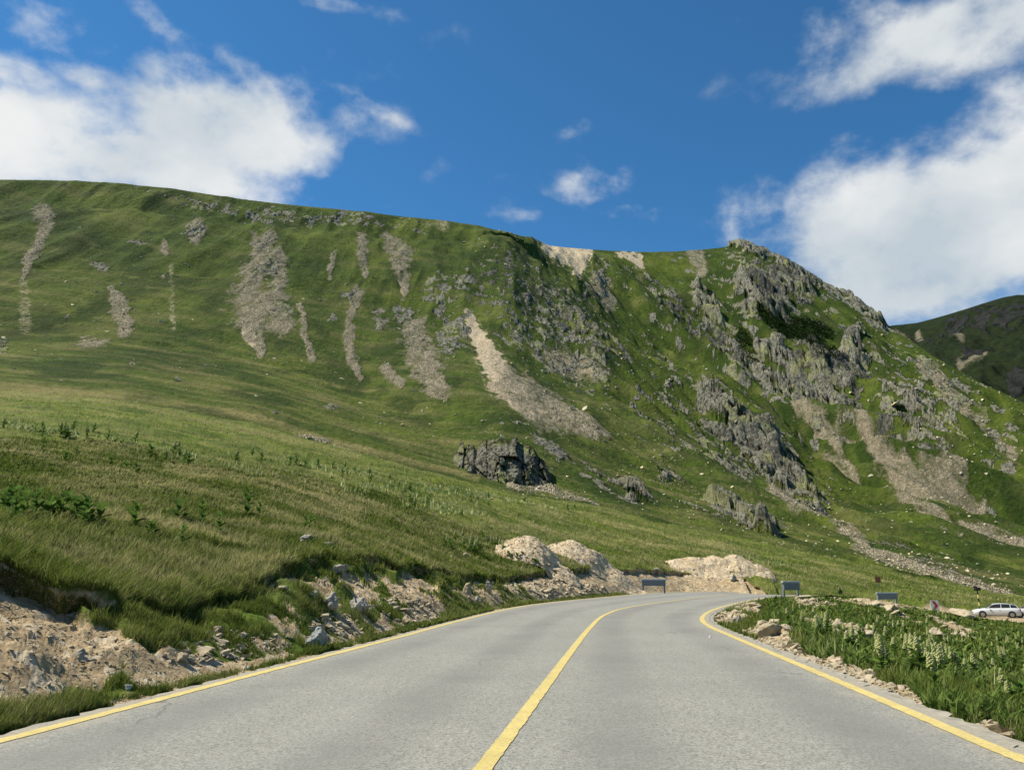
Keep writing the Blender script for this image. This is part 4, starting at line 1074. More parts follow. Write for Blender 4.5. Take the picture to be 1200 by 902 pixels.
# ------------------------------------------------------------------ the crag standing on the slope
def crag(px0, px1, base_y, top_y, label, seed, cuts=64):
    pm = on_hill((px0 + px1) / 2, base_y)
    u, fwd, _ = ray((px0 + px1) / 2, base_y)
    t_ = math.hypot(pm[0], pm[1]) / math.hypot(float(u), float(fwd))
    W = (px1 - px0) * t_ / 900; H = (base_y - top_y) * t_ / 900
    nu, nv = 190, 110
    U = np.linspace(-1, 1, nu)[None, :] + np.zeros((nv, 1)); Vv = np.linspace(0, 1, nv)[:, None] + np.zeros((1, nu))
    prof = np.clip(1 - np.abs(U) ** 3.0, 0, 1) ** 0.6
    top = prof * (0.78 + 0.22 * fbm(U * 2.2 + seed, U * 0, 4, seed) + 0.12 * (facets(U * 5 + seed, U * 0 + .5, seed)[2] - .5))
    rise = np.clip(Vv / 0.55, 0, 1) ** 0.85; back = np.clip((Vv - 0.42) / 0.58, 0, 1)
    hx = U * W / 2 * (1 + 0.05 * Vv); hz = rise * top * H - 0.15 * H; hy = back * W * 0.40 + rise * H * 0.55 + (1 - prof) * W * 0.26 + W * 0.05
    hz = hz + back * (0.22 * H) - (back ** 3) * H * 0.9
    a = hx; b = hz
    f1, e1, _ = facets(a / 5.2 + 0.3 * b / 5.2, b / 8.5, seed + 1, 1.6); f2, e2, _ = facets(a / 1.5 + 0.4 * b / 1.5, b / 4.2, seed + 2, 1.7); f3, e3, _ = facets(a / 0.5, b / 0.9, seed + 3, 1.5)
    face = (1 - sstep(0.35, 0.6, back))
    dsp = (f1 * 4.2 + f2 * 0.9 + f3 * 0.25 - 0.9 * (e1 < .05) - .35 * (e2 < .05) + fbm(a / 6, b / 6, 4, seed) * 1.4) * np.clip(prof * 2, 0, 1) * (0.15 + 0.85 * face) * (1 - 0.75 * sstep(.6, 1, rise))
    hy = hy - dsp; hx = hx + 0.4 * (f2 - .5) * face
    ang = -math.atan2(pm[0], pm[1])
    ca, sa = math.cos(ang), math.sin(ang)
    V = np.stack([hx * ca - hy * sa, hx * sa + hy * ca, hz], -1).reshape(-1, 3)
    rkm = np.clip(face * 1.1 + 0.35 * fbm(a / 3, hy / 3 + b / 3, 4, seed + 9) - 0.75 * sstep(.62, .98, rise) - 0.6 * (1 - sstep(0, .3, prof)) + .1, 0, 1)
    li = sstep(.1, .5, fbm(a / 5, b / 4, 4, seed + 4) + .45 * (1 - rise)); dk_ = sstep(-.1, .4, fbm(a / 5, b / 8, 3, seed + 7) + U * 0.35)
    o_ = mesh_np('rock_outcrop', V, [grid_faces(nv, nu)], M_FAR, False, dict(
        mask_a=np.stack([rkm, rkm * 0, rkm * 0, rkm * 0 + 1], -1).reshape(-1, 4), mask_b=np.stack([rkm * 0 + .1, rkm * 0 + .15, li, dk_ * .5], -1).reshape(-1, 4)))
    o_.location = (pm[0], pm[1], pm[2] - 0.2)
    return tag(o_, label, 'rock outcrop')
crag(510, 654, 560, 466, 'dark lichened crag jutting from the turf at the foot of the mountain', 31)
#crag(716, 776, 600, 560, 'ribbed pale rock rib at the right above the meadow shoulder', 47)

# ------------------------------------------------------------------ excavated earth mounds
M_EARTH = None
def earth_mat():
    t = NT('excavated_earth'); c = t.coord()
    n1 = t.noise(c, 1.2, 6, 0.6); n2 = t.noise(c, 7, 6, 0.7); v = t.vor(c, 7, 'F1', 'Color'); vs = t.n('ShaderNodeSeparateColor'); t.l(v, vs.inputs[0])
    col = t.mix(t.ramp(n1, 0.35, 0.65), (0.36, 0.275, 0.165), (0.54, 0.44, 0.29))
    col = t.mix(t.ramp(n2, 0.5, 0.72, 0, 0.6), col, (0.33, 0.23, 0.14))
    col = t.mix(t.math('MULTIPLY', t.ramp(vs.outputs[0], 0.7, 0.8), 0.6), col, (0.62, 0.55, 0.43))
    t.bsdf(col, 0.95, t.bump(t.math('ADD', n2, vs.outputs[0]), 0.8, 0.09), 0.08)
    return t.m
M_EARTH = earth_mat()
def mound(px0, px1, top_y, base_y, rr_m, label, seed, peaks):
    pc = (px0 + px1) / 2
    a, e = azel(pc, base_y); e2 = azel(pc, top_y)[1]
    u, fwd, _ = ray(pc, base_y); t_ = rr_m / math.hypot(float(u), float(fwd))
    W = (px1 - px0) * t_ / 900
    cx, cy = rr_m * math.sin(a), rr_m * math.cos(a)
    gz = ground_z(cx, cy); ztop = CAMZ + rr_m * math.tan(float(e2))
    H = ztop - gz
    n = 120
    gx, gy = np.meshgrid(np.linspace(-1, 1, n), np.linspace(-1, 1, n))
    h = np.zeros_like(gx)
    for (ux, uy, rx, ph) in peaks:
        d = np.sqrt(((gx - ux) / rx) ** 2 + ((gy - uy) / (rx * 1.1)) ** 2)
        h = np.maximum(h, ph * np.clip(1.18 - np.sqrt(d ** 2 * 1.35 + 0.05), -0.2, 1))
    Xw = cx + gx * W * 0.62; Yw = cy + gy * W * 0.5
    base = np.array([ground_z(a_, b_) for a_, b_ in zip(Xw[::5, ::5].ravel(), Yw[::5, ::5].ravel())]).reshape(Xw[::5, ::5].shape)
    ii = np.linspace(0, base.shape[0] - 1, n)
    base = np.array([np.interp(ii, np.arange(base.shape[0]), base[:, j]) for j in range(base.shape[1])]).T
    base = np.array([np.interp(ii, np.arange(base.shape[1]), base[i]) for i in range(n)])
    shape = h.copy(); rr_g = np.hypot(Xw, Yw)
    rg = 0.10 * fbm(Xw / 1.6, Yw / 1.6, 5, seed) + 0.05 * (facets(Xw / .4, Yw / .4, seed)[0] - .5) + 0.05 * facets(Xw / .2, Yw / .2, seed + 5)[0]
    lo, hi = 0.2, 8.0
    for _ in range(24):
        H = (lo + hi) / 2; zt = base + shape * H + rg
        if ((zt - CAMZ) / rr_g)[shape > 0].max() > math.tan(float(e2)): hi = H
        else: lo = H
    zt = np.where(shape > 0, base + shape * H + rg, base + shape * 8 - 0.3)
    o_ = mesh_np('earth_mound', np.stack([Xw - cx, Yw - cy, zt - gz], -1).reshape(-1, 3), [grid_faces(n, n)], M_EARTH, True)
    o_.location = (cx, cy, gz)
    tag(o_, label, 'earth mound', 'excavated earth mounds along the bank')
    idx_ = np.where((shape > 0.05).ravel())[0]; kk = rng.choice(idx_, 1100, replace=False)
    P_ = np.stack([(Xw - cx).ravel()[kk], (Yw - cy).ravel()[kk], (zt - gz).ravel()[kk]], 1)
    st_ = scatter_stones('loose_stones', P_, np.exp(rng.normal(-2.2, .5, 1100)), M_ROCKB, seed, 'stones on the mound'); del st_['label']; del st_['category']; st_.parent = o_
    return o_
mound(590, 668, 627, 664, 51, 'rounded sandy earth mound behind tall hellebores, first of the heaps on the bank', 61, [(-0.1, 0, 1.0, 1.0), (-.35, .1, .8, .85), (0.5, -.3, .7, .5)])
mound(648, 742, 632, 668, 60, 'broad stony earth mound joined to the first heap, tallest over the road cut', 62, [(-0.3, 0, 0.9, 1.0), (0.0, .1, .8, .93), (.45, -.1, .7, .55)])
mound(794, 888, 649, 676, 79.5, 'long pale earth mound by itself near the far end of the bend', 63, [(-.4, 0, .7, .9), (-.05, 0, .8, .96), (.35, 0, .7, 1.0), (.75, -.2, .5, .5)])

# ------------------------------------------------------------------ signs, posts
M_GREY = simple_mat('weathered_grey_paint', (0.16, 0.19, 0.20), 0.6)
M_GREYL = simple_mat('pale_grey_metal', (0.42, 0.48, 0.52), 0.45, 0.3)
M_RED = simple_mat('red_sign_face', (0.55, 0.05, 0.03), 0.5)
M_WHITE = simple_mat('white_sign_face', (0.78, 0.78, 0.75), 0.5)
M_BLACK = simple_mat('black_plastic', (0.02, 0.02, 0.02), 0.5)
M_YEL = simple_mat('yellow_pole_paint', (0.70, 0.60, 0.22), 0.6)
def box_bm(sx, sy, sz, c=(0, 0, 0), bev=0.01, bm=None):
    bm = bm or bmesh.new()
    r = bmesh.ops.create_cube(bm, size=1, matrix=Matrix.Translation(c) @ Matrix.Diagonal((sx, sy, sz, 1)))
    if bev:
        es = list({e for v in r['verts'] for e in v.link_edges})
        bmesh.ops.bevel(bm, geom=es, offset=bev, segments=1, affect='EDGES')
    return bm
def cyl_bm(r, h, c=(0, 0, 0), seg=12, rot=None, bm=None, r2=None):
    bm = bm or bmesh.new()
    mt = Matrix.Translation(c) @ (rot or Matrix.Identity(4))
    bmesh.ops.create_cone(bm, cap_ends=True, segments=seg, radius1=r, radius2=r if r2 is None else r2, depth=h, matrix=mt)
    return bm
def place(px_, rr_m, dz=0.0):
    a = float(azel(px_, 690)[0]); x_, y_ = rr_m * math.sin(a), rr_m * math.cos(a)
    return x_, y_, ground_z(x_, y_) + dz
def guide_board(px_, rr_m, rz, width, height, label, board_h=0.42):
    x_, y_, z_ = place(px_, rr_m)
    t = empty('guide_board', (x_, y_, z_), rz)
    tag(t, label, 'guide board', 'low grey boards on two posts by the bend')
    for s in (-1, 1):
        obj_bm('post', box_bm(0.13, 0.13, height + 0.3, (s * (width / 2 - 0.1), 0, height / 2 - 0.15)), M_GREY, t)
    obj_bm('board', box_bm(width, 0.07, board_h, (0, -0.105, height - board_h / 2)), M_GREY, t)
    obj_bm('top_rail', box_bm(width + 0.1, 0.16, 0.09, (0, -0.05, height + 0.048)), M_GREYL, t)
    return t
guide_board(766, 62, 0.05, 1.85, 1.0, 'low grey board on two posts on the outer verge below the earth cut')
guide_board(926, 50.5, 0.72, 1.8, 1.0, 'dark grey board seen end-on at the inner corner of the bend')
guide_board(1038, 68, 0.25, 1.8, 1.75, 'dim grey-green board on the meadow edge left of the chevron sign')
# chevron
x_, y_, z_ = place(1093, 78)
t = empty('chevron_sign', (x_, y_, z_ - 0.1), 0.1)
tag(t, 'small red and white chevron sign on a post beyond the inner corner', 'road sign')
obj_bm('post', cyl_bm(0.035, 1.5, (0, 0.05, 0.75)), M_GREYL, t)
pl = obj_bm('sign_plate', box_bm(0.75, 0.03, 0.85, (0, 0, 1.25), 0.02), M_WHITE, t)
bm = bmesh.new()
vs = [bm.verts.new(p) for p in [(-.28, -.019, .86), (0.0, -.019, .86), (0.3, -.019, 1.25), (0.0, -.019, 1.64), (-.28, -.019, 1.64), (0.02, -.019, 1.25)]]
bm.faces.new((vs[0], vs[1], vs[2], vs[5])); bm.faces.new((vs[5], vs[2], vs[3], vs[4]))
obj_bm('chevron', bm, M_RED, pl)
# added red plate and stake, standing in for a smudge on the windscreen
a = float(azel(1029, 681)[0]); mx, my = 104 * math.sin(a), 104 * math.cos(a)
t = empty('smudge_stand_in', (mx, my, ground_z(mx, my)), 0.2)
tag(t, 'small faded red plate on a stake, standing in for a windscreen smudge over the meadow slope', 'smudge stand-in')
obj_bm('stake', box_bm(0.06, 0.06, 1.1, (0, 0.04, 0.45)), M_GREY, t)
obj_bm('smudge_plate', box_bm(0.75, 0.03, 0.7, (0, 0, 0.95), 0.02), simple_mat('faded_red', (0.34, 0.13, 0.07), 0.8), t)
# striped pole with a dark head
x_, y_, z_ = place(1145, 101)
t = empty('striped_pole', (x_, y_, z_), 0)
tag(t, 'yellow and black striped pole with a dark box head behind the parked silver car', 'marker pole')
for i in range(7):
    obj_bm('band', cyl_bm(0.06, 0.40, (0, 0, 0.2 + 0.4 * i)), M_YEL if i % 2 else M_BLACK, t)
obj_bm('head', box_bm(0.62, 0.35, 0.36, (0, 0, 2.98), 0.05), M_BLACK, t)
obj_bm('cap', box_bm(0.4, 0.25, 0.14, (-0.2, 0, 3.22), 0.03), M_BLACK, t)

# ------------------------------------------------------------------ cars
M_BODY = simple_mat('silver_car_paint', (0.62, 0.63, 0.63), 0.3, 0.15, 0.04, 3, 0.6)
M_GLASS = simple_mat('dark_car_glass', (0.02, 0.025, 0.03), 0.08, 0, 0.1, 2, 0.8)
M_TYRE = simple_mat('tyre_rubber', (0.02, 0.02, 0.02), 0.85)
M_RIM = simple_mat('alloy_rim', (0.45, 0.46, 0.47), 0.35, 0.8)
M_LAMP = simple_mat('headlight_glass', (0.75, 0.78, 0.8), 0.1)
M_TAIL = simple_mat('tail_light_red', (0.4, 0.02, 0.02), 0.2)
def loft(sections, mat, name, parent, smooth=True, caps=True):
    V = np.array(sections); ns_, nk, _ = V.shape
    i = np.arange(ns_ - 1)[:, None] * nk + np.arange(nk)[None]
    j = np.arange(ns_ - 1)[:, None] * nk + (np.arange(nk)[None] + 1) % nk
    F_ = np.stack([i, j, j + nk, i + nk], -1).reshape(-1, 4)
    faces = [F_]
    if caps:
        faces += [np.arange(nk)[None, ::-1], (np.arange(nk) + (ns_ - 1) * nk)[None]]
    return mesh_np(name, V.reshape(-1, 3), faces, mat, smooth, None, parent)
def make_car(label):
    """front towards -x"""
    t = empty('parked_car', (0, 0, 0)); tag(t, label, 'car', 'silver cars parked in the lay-by')
    # lower body: station x, half width, bottom, shoulder, top
    st = [(-2.25, .62, .38, .55, .60), (-2.20, .74, .26, .60, .68), (-2.0, .84, .20, .68, .78), (-1.55, .89, .18, .76, .88), (-1.0, .90, .17, .82, .96), (-.4, .90, .17, .86, .98), (.5, .90, .17, .88, 1.0), (1.4, .90, .18, .90, 1.02), (1.9, .87, .24, .90, 1.02), (2.16, .80, .30, .86, 1.0), (2.24, .70, .38, .80, .92)]
    S = []
    for (x0, w, b, s, tp) in st:
        S.append([(x0, -w * .90, b), (x0, -w, b + .12), (x0, -w * 1.0, s * .8), (x0, -w * .97, s), (x0, -w * .84, tp), (x0, -w * .3, tp + .015), (x0, w * .3, tp + .015), (x0, w * .84, tp), (x0, w * .97, s), (x0, w * 1.0, s * .8), (x0, w, b + .12), (x0, w * .90, b)])
    loft(S, M_BODY, 'body', t)
    # glasshouse
    gs = [(-1.02, .72, .94, .96), (-.55, .68, .96, 1.24), (-.18, .62, .96, 1.41), (.4, .60, .96, 1.46), (1.2, .59, .96, 1.44), (1.75, .60, .98, 1.34), (2.08, .66, .98, 1.02)]
    S = [[(x0, -w - .06, b), (x0, -w, tp - .02), (x0, -w * .8, tp), (x0, w * .8, tp), (x0, w, tp - .02), (x0, w + .06, b)] for (x0, w, b, tp) in gs]
    loft(S, M_GLASS, 'windows', t)
    rf = [(-.30, .58, 1.375), (-.16, .61, 1.425), (.4, .60, 1.475), (1.2, .59, 1.455), (1.80, .58, 1.35), (1.9, .58, 1.30)]
    S = [[(x0, -w, z0_ - .04), (x0, -w * .8, z0_ + .012), (x0, w * .8, z0_ + .012), (x0, w, z0_ - .04)] for (x0, w, z0_) in rf]
    loft(S, M_BODY, 'roof', t)
    for s in (-1, 1):
        for x0, x1, z1 in ((-1.0, -.22, 1.40), (.42, .46, 1.44), (1.28, 1.30, 1.43), (2.06, 1.80, 1.34)):
            bm = bmesh.new()
            q = [(x0 - .035, s * .775, .95), (x0 + .035, s * .775, .95), (x1 + .03, s * .635, z1), (x1 - .03, s * .635, z1)]
            q2 = [(a_, b_ - s * .05, c_) for a_, b_, c_ in q]
            vv = [bm.verts.new(p) for p in q + q2]
            for f in ((0, 1, 2, 3), (7, 6, 5, 4), (0, 4, 5, 1), (1, 5, 6, 2), (2, 6, 7, 3), (3, 7, 4, 0)): bm.faces.new([vv[i] for i in f])
            obj_bm('pillar', bm, M_BODY, t)
        obj_bm('wing_mirror', box_bm(.16, .18, .12, (-.72, s * .98, 1.0), .03), M_BODY, t)
        obj_bm('headlight', box_bm(.30, .30, .13, (-2.05, s * .62, .66), .03), M_LAMP, t)
        obj_bm('tail_light', box_bm(.14, .22, .22, (2.17, s * .70, .86), .03), M_TAIL, t)
        obj_bm('door_handle', box_bm(.16, .03, .03, (.25, s * .905, .82), .008), M_BODY, t)
        obj_bm('sill_trim', box_bm(2.2, .05, .08, (0, s * .89, .22), .01), M_BLACK, t)
        for wx_ in (-1.38, 1.35):
            rot = Matrix.Rotation(math.pi / 2, 4, 'X')
            ar = obj_bm('wheel_arch', cyl_bm(.37, .05, (wx_, s * .895, .36), 28, rot), M_BLACK, t)
            wh = obj_bm('wheel', cyl_bm(.325, .22, (wx_, s * .83, .325), 28, rot), M_TYRE, t, False)
            rm_ = bmesh.new(); cyl_bm(.20, .03, (wx_, s * .945, .325), 20, rot, rm_)
            for q in range(5):
                an = q * 2 * math.pi / 5
                rm_ = box_bm(.05, .03, .2, (wx_ + math.sin(an) * .1, s * .965, .325 + math.cos(an) * .1), 0, rm_)
            obj_bm('rim', rm_, M_RIM, wh)
    obj_bm('grille', box_bm(.05, .9, .14, (-2.25, 0, .50), .01), M_BLACK, t)
    obj_bm('number_plate', box_bm(.03, .5, .11, (-2.275, 0, .36), .005), M_WHITE, t)
    return t
def put_car(t, px_, rr_m, rz):
    a = float(azel(px_, 715)[0]); x_, y_ = rr_m * math.sin(a), rr_m * math.cos(a)
    t.location = (x_, y_, max(ground_z(x_, y_), ground_z(x_ - 1.5, y_), ground_z(x_ + 1.5, y_)) + 0.0); t.rotation_euler = (0, 0, rz)
car = make_car('silver estate car parked side-on on the gravel, its nose towards the bend')
put_car(car, 1167, 101.5, -0.42)
car2 = car.copy(); link(car2)
for ch in list(car.children):
    c = ch.copy(); link(c, car2)
    for g in ch.children:
        d = g.copy(); link(d, c)
car2['label'] = 'silver car cut off by the picture edge, parked behind the silver estate'
put_car(car2, 1209, 104, -0.35)

# ------------------------------------------------------------------ hellebore plants
def leaf_strip(bm, base, dirv, length, width, droop, fold=0.15):
    """one broad pointed leaf of 5 segments"""
    d = Vector(dirv).normalized(); side = d.cross(Vector((0, 0, 1)))
    if side.length < 1e-3: side = Vector((1, 0, 0))
    side.normalize(); prev = None; p = Vector(base); n = 5; cur = d.copy()
    for i in range(n + 1):
        f = i / n; w = width * math.sin(math.pi * min(1, 0.12 + f * 0.88)) ** 0.8 * 0.5
        upv = side.cross(cur)
        a = bm.verts.new(p - side * w + upv * w * fold); b = bm.verts.new(p); c = bm.verts.new(p + side * w + upv * w * fold)
        if prev:
            bm.faces.new((prev[0], prev[1], b, a)); bm.faces.new((prev[1], prev[2], c, b))
        prev = (a, b, c)
        cur = (cur + Vector((0, 0, -droop))).normalized(); p = p + cur * length / n
def plant_meshes(seed, flower, dark):
    rnd = random.Random(seed); H = rnd.uniform(.38, .56) if flower else rnd.uniform(.38, .6)
    bm = bmesh.new()
    cyl_bm(.012, H, (0, 0, H / 2), 5, None, bm, .007)
    nl = 11 if flower else 10
    for i in range(nl):
        f = i / nl; a = i * 2.4 + rnd.uniform(-.3, .3); up_ = 0.75 + 0.8 * f
        leaf_strip(bm, (0, 0, 0.06 + f * H * .85), (math.cos(a), math.sin(a), up_), rnd.uniform(.26, .36) * (1 - .45 * f), rnd.uniform(.13, .17) * (1 - .4 * f), rnd.uniform(.1, .22))
    me = bpy.data.meshes.new('hellebore_leaves'); bm.to_mesh(me); bm.free(); me.materials.append(M_HDARK if dark else M_HLEAF)
    fl = None
    if flower:
        bm = bmesh.new(); L = rnd.uniform(.18, .34)
        for s in range(6 if rnd.random() < .7 else 3):
            side_ = s > 0
            a = rnd.uniform(0, 6.28); tilt_ = 0.55 if side_ else 0
            b0 = Vector((0, 0, H * (.92 if not side_ else rnd.uniform(.78, 1.05)))); dr = Vector((math.cos(a) * tilt_, math.sin(a) * tilt_, 1)).normalized()
            LL = L if not side_ else L * .45
            for q in range(34 if not side_ else 16):
                f = q / (34 if not side_ else 16); rr_2 = (.055 if not side_ else .032) * (1 - .75 * f)
                an = q * 2.4
                c_ = b0 + dr * LL * f + Vector((math.cos(an) * rr_2, math.sin(an) * rr_2, 0))
                r0 = .028 * (1 - .4 * f)
                bmesh.ops.create_icosphere(bm, subdivisions=1, radius=r0, matrix=Matrix.Translation(c_) @ Matrix.Diagonal((1, 1, .8, 1)))
        fl = bpy.data.meshes.new('flower_spike'); bm.to_mesh(fl); bm.free(); fl.materials.append(M_FLOWER)
    return me, fl
PL_F = [plant_meshes(10 + i, True, False) for i in range(5)]
PL_L = [plant_meshes(40 + i, False, i % 2 == 0) for i in range(5)]
G1 = 'pale flowering hellebores inside the bend'
G2 = 'row of flowering hellebores across the meadow'
G3 = 'broad-leaved green hellebores on the near bank'
G4 = 'hellebores clumped beside the first earth mound'
LANDMARKS = {1: [((1010, 775), 'between the yellow line and the brown weathered slab'), ((940, 752), 'just behind the layered tan slab'), ((1180, 845), 'at the near edge of the patch beside the yellow line'),
                 ((1130, 800), 'in the thick middle of the patch inside the bend'), ((1080, 750), 'around the tan rocks on the crest'), ((1190, 755), 'downhill of the parked cars'), ((960, 720), 'near the end-on grey board')],
             2: [((60, 508), 'at the upper left end of the flowering band'), ((190, 535), 'in the dense left stretch of the flowering band'), ((330, 548), 'in the thin middle of the flowering band'), ((480, 590), 'on the slope above the earth slip'), ((600, 590), 'on the slope above the first earth mound')],
             3: [((15, 602), 'above the dark turf hollow over the bare earth'), ((80, 612), 'in the leafy row above the tan grass'), ((170, 625), 'in the tan grass of the near bank'), ((292, 598), 'in the pair of clumps alone in mid slope'), ((355, 620), 'above the flat pale slab'), ((100, 540), 'below the flowering band')],
             4: [((575, 646), 'left of the first earth mound'), ((612, 655), 'before the first earth mound'), ((645, 662), 'before the gap between the two joined mounds'), ((540, 640), 'uphill of the cut, apart from the mound')]}
def put_plant(p, flower, label, group, sc=1.0):
    zone_ = {G1: 1, G2: 2, G3: 3, G4: 4}[group]
    qx, qy = project(np.array([p[0]]), np.array([p[1]]), np.array([p[2]]))
    lm = min(LANDMARKS[zone_], key=lambda k_: (k_[0][0] - qx[0]) ** 2 + 4 * (k_[0][1] - qy[0]) ** 2)[1]
    label = ('pale-flowered' if flower else 'leafy green') + ' hellebore ' + lm
    group = ('flowering' if flower else 'leafy') + ' hellebores ' + lm
    me, fl = random.choice(PL_F if flower else PL_L)
    o_ = bpy.data.objects.new('hellebore_plant', me); o_.location = (p[0], p[1], p[2] - 0.03)
    o_.rotation_euler = (random.uniform(-.12, .12), random.uniform(-.12, .12), random.uniform(0, 6.28)); s = sc * random.uniform(.8, 1.2)
    o_.scale = (s, s, s); link(o_); tag(o_, label, 'plant', group)
    if fl is not None:
        c = bpy.data.objects.new('flower_spike', fl); link(c, o_)
def sample_zone(ells, n, mask):
    d = np.zeros(NX.shape)
    for e in ells: d = np.maximum(d, e[5] * ell(NPX + 6 * 0, NPY, *e[:5]))
    d = d * mask * np.broadcast_to(FINE, NX.shape)
    # equal chance per ground area seen, thinned by clumps
    d = d * np.clip(0.15 + fbm(NX / 1.6, NY / 1.6, 3, 700) * 1.6, 0.02, 1.5)
    p = d.ravel() / d.sum()
    k = rng.choice(len(p), n, replace=False, p=p)
    return np.stack([NX.ravel()[k], NY.ravel()[k], NZ.ravel()[k]], 1)
okm = (NdR > 0.8) & (Nsoil < 0.5)
for p in sample_zone([(1130, 790, 70, 36, .25, 1), (1080, 750, 70, 22, .2, .9), (1010, 770, 55, 14, .45, .9), (960, 748, 40, 16, .4, .7), (1190, 760, 40, 26, .1, 1), (1170, 830, 40, 20, .3, .5)], 165, okm & Ninner):
    put_plant(p, random.random() < .8, '', G1, .68)
for p in sample_zone([(70, 508, 110, 7, .17, 1), (170, 530, 90, 7, .2, .9), (380, 552, 90, 7, .14, .7), (300, 540, 60, 5, .2, .5), (520, 598, 50, 8, .1, .6), (560, 585, 100, 8, .15, .4)], 50, okm & ~Ninner & (Nsr >= 9)):
    put_plant(p, random.random() < .85, 'pale hellebore in the flowering band that crosses the meadow', G2, 1.45)
for p in sample_zone([(10, 600, 60, 12, .2, 1.2), (75, 612, 50, 10, .2, 1.2), (170, 625, 60, 8, .3, .5), (290, 598, 22, 10, .1, 1.2), (355, 620, 20, 7, 0, .8), (130, 545, 30, 8, .2, .6), (75, 535, 30, 8, .2, .7), (230, 620, 60, 20, .2, .2)], 44, okm & ~Ninner & (Nsr >= 9)):
    put_plant(p, False, 'leafy green hellebore without flowers ', G3, 1.35)
for p in sample_zone([(575, 646, 26, 10, .2, 1), (610, 655, 30, 6, .3, .8), (645, 662, 20, 6, .3, .7), (540, 640, 30, 8, .1, .5)], 40, okm & ~Ninner & (Nsr >= 9)):
    put_plant(p, random.random() < .6, 'tall hellebore in the clump at the foot of the first earth mound', G4, 1.25)

# ------------------------------------------------------------------ grass
def blades(name, P, h, w, tone, dry_, lean, seed, label, seg2=True):
    r = np.random.default_rng(seed); n = len(P)
    a = r.uniform(0, np.pi * 2, n); cx, sx_ = np.cos(a) * w / 2, np.sin(a) * w / 2
    la = r.normal(0.35, 1.6, n); ll = lean * h * r.uniform(.3, 1.3, n)
    lx, ly = np.cos(la) * ll, np.sin(la) * ll * .8
    z0_ = P[:, 2] - 0.03
    b0 = np.stack([P[:, 0] - cx, P[:, 1] - sx_, z0_], 1); b1 = np.stack([P[:, 0] + cx, P[:, 1] + sx_, z0_], 1)
    tip = np.stack([P[:, 0] + lx, P[:, 1] + ly, z0_ + h], 1)
    if seg2:
        m0 = np.stack([P[:, 0] + lx * .32 - cx * .75, P[:, 1] + ly * .32 - sx_ * .75, z0_ + h * .62], 1)
        m1 = np.stack([P[:, 0] + lx * .32 + cx * .75, P[:, 1] + ly * .32 + sx_ * .75, z0_ + h * .62], 1)
        V = np.stack([b0, b1, m1, m0, tip], 1).reshape(-1, 3); i = np.arange(n) * 5
        Fq = np.stack([i, i + 1, i + 2, i + 3], 1); Ft = np.stack([i + 3, i + 2, i + 4], 1)
        k = 5; faces = [Fq, Ft]
    else:
        V = np.stack([b0, b1, tip], 1).reshape(-1, 3); i = np.arange(n) * 3
        k = 3; faces = [np.stack([i, i + 1, i + 2], 1)]
    o_ = mesh_np(name, V, faces, M_GRASS, False, dict(tone=np.repeat(tone, k), dry=np.repeat(dry_, k)))
    return tag(o_, label, 'grass', kind='stuff')
rad = np.hypot(NX, NY)
ok = np.broadcast_to(FINE, NX.shape) & (NdR > 0.42) & (rad < 60) & (rad > 4.5) & (NPX > -60) & (NPX < 1260) & (NPY < 960)
def grass_layer(mask, weight, n, hm, wm, seed, label, lean=0.5, seg2=True, name='grass', dry_mul=1.0):
    wgt = (mask * weight).ravel(); wgt = wgt / wgt.sum()
    k = rng.choice(len(wgt), n, replace=True, p=wgt)
    r = np.random.default_rng(seed)
    cell = np.radians(0.062) * rad.ravel()[k]
    jx = r.normal(0, 0.6, n) * cell; jy = r.normal(0, 0.6, n) * cell
    P = np.stack([NX.ravel()[k] + jx, NY.ravel()[k] + jy, NZ.ravel()[k]], 1)
    patch = fbm(P[:, 0] / 1.1, P[:, 1] / 1.1, 3, seed)
    h = hm * np.exp(r.normal(0, .35, n)) * (1 + .45 * patch) * (1 - .5 * np.clip(Nsoil.ravel()[k], 0, 1)); h = np.clip(h, .03, 3 * hm)
    w_ = wm * np.clip(rad.ravel()[k] / 12, .8, 40) * r.uniform(.6, 1.4, n)
    tone = np.clip(.45 + .45 * patch + r.normal(0, .30, n), 0, 1)
    dr = np.clip((Ndry.ravel()[k] * 1.2 - .15) * dry_mul + r.normal(0, .24, n), 0, 1)
    blades(name, P, h, w_, tone, dr, lean, seed, label, seg2)
thin = np.clip(1 - Nsoil * 1.25, 0.0, 1)
left_near = ok & ~Ninner & (Nsr >= 6)
vg = left_near & (Nsr <= 8)
clumpy = np.clip(.25 + 1.6 * fbm(NX / .9, NY / .9, 3, 811), 0, 1)
grass_layer(vg, thin * np.where(Nsr == 7, .75 * clumpy, 1.1), 130000, .105, .009, 801, 'short green verge grass between the road line and the earth bank', .5, True, 'verge_grass', .9)
grass_layer(left_near & (Nsr >= 9), thin, 360000, .15, .0105, 802, 'long windswept straw-tipped grass on the near left slope', .65, True, 'long_grass', 1.0)
grass_layer(ok & Ninner, thin, 150000, .11, .009, 803, 'dark green grass inside the bend', .4, True, 'grass', .75)
far_m = np.broadcast_to(FINE, NX.shape) & (rad >= 50) & (Nsr >= 9) & (NPX > -60) & (NPX < 1260)
grass_layer(far_m, thin, 120000, .20, .008, 804, 'low meadow grass on the shoulder below the mountain', .8, False, 'meadow_grass', 1.0)
M_GRASS_KEEP = M_GRASS; M_GRASS = leaf_mat('distant_flower_heads', (0.26, 0.32, 0.10), (0.58, 0.58, 0.28), 0.3, True)
bz = np.zeros(NX.shape)
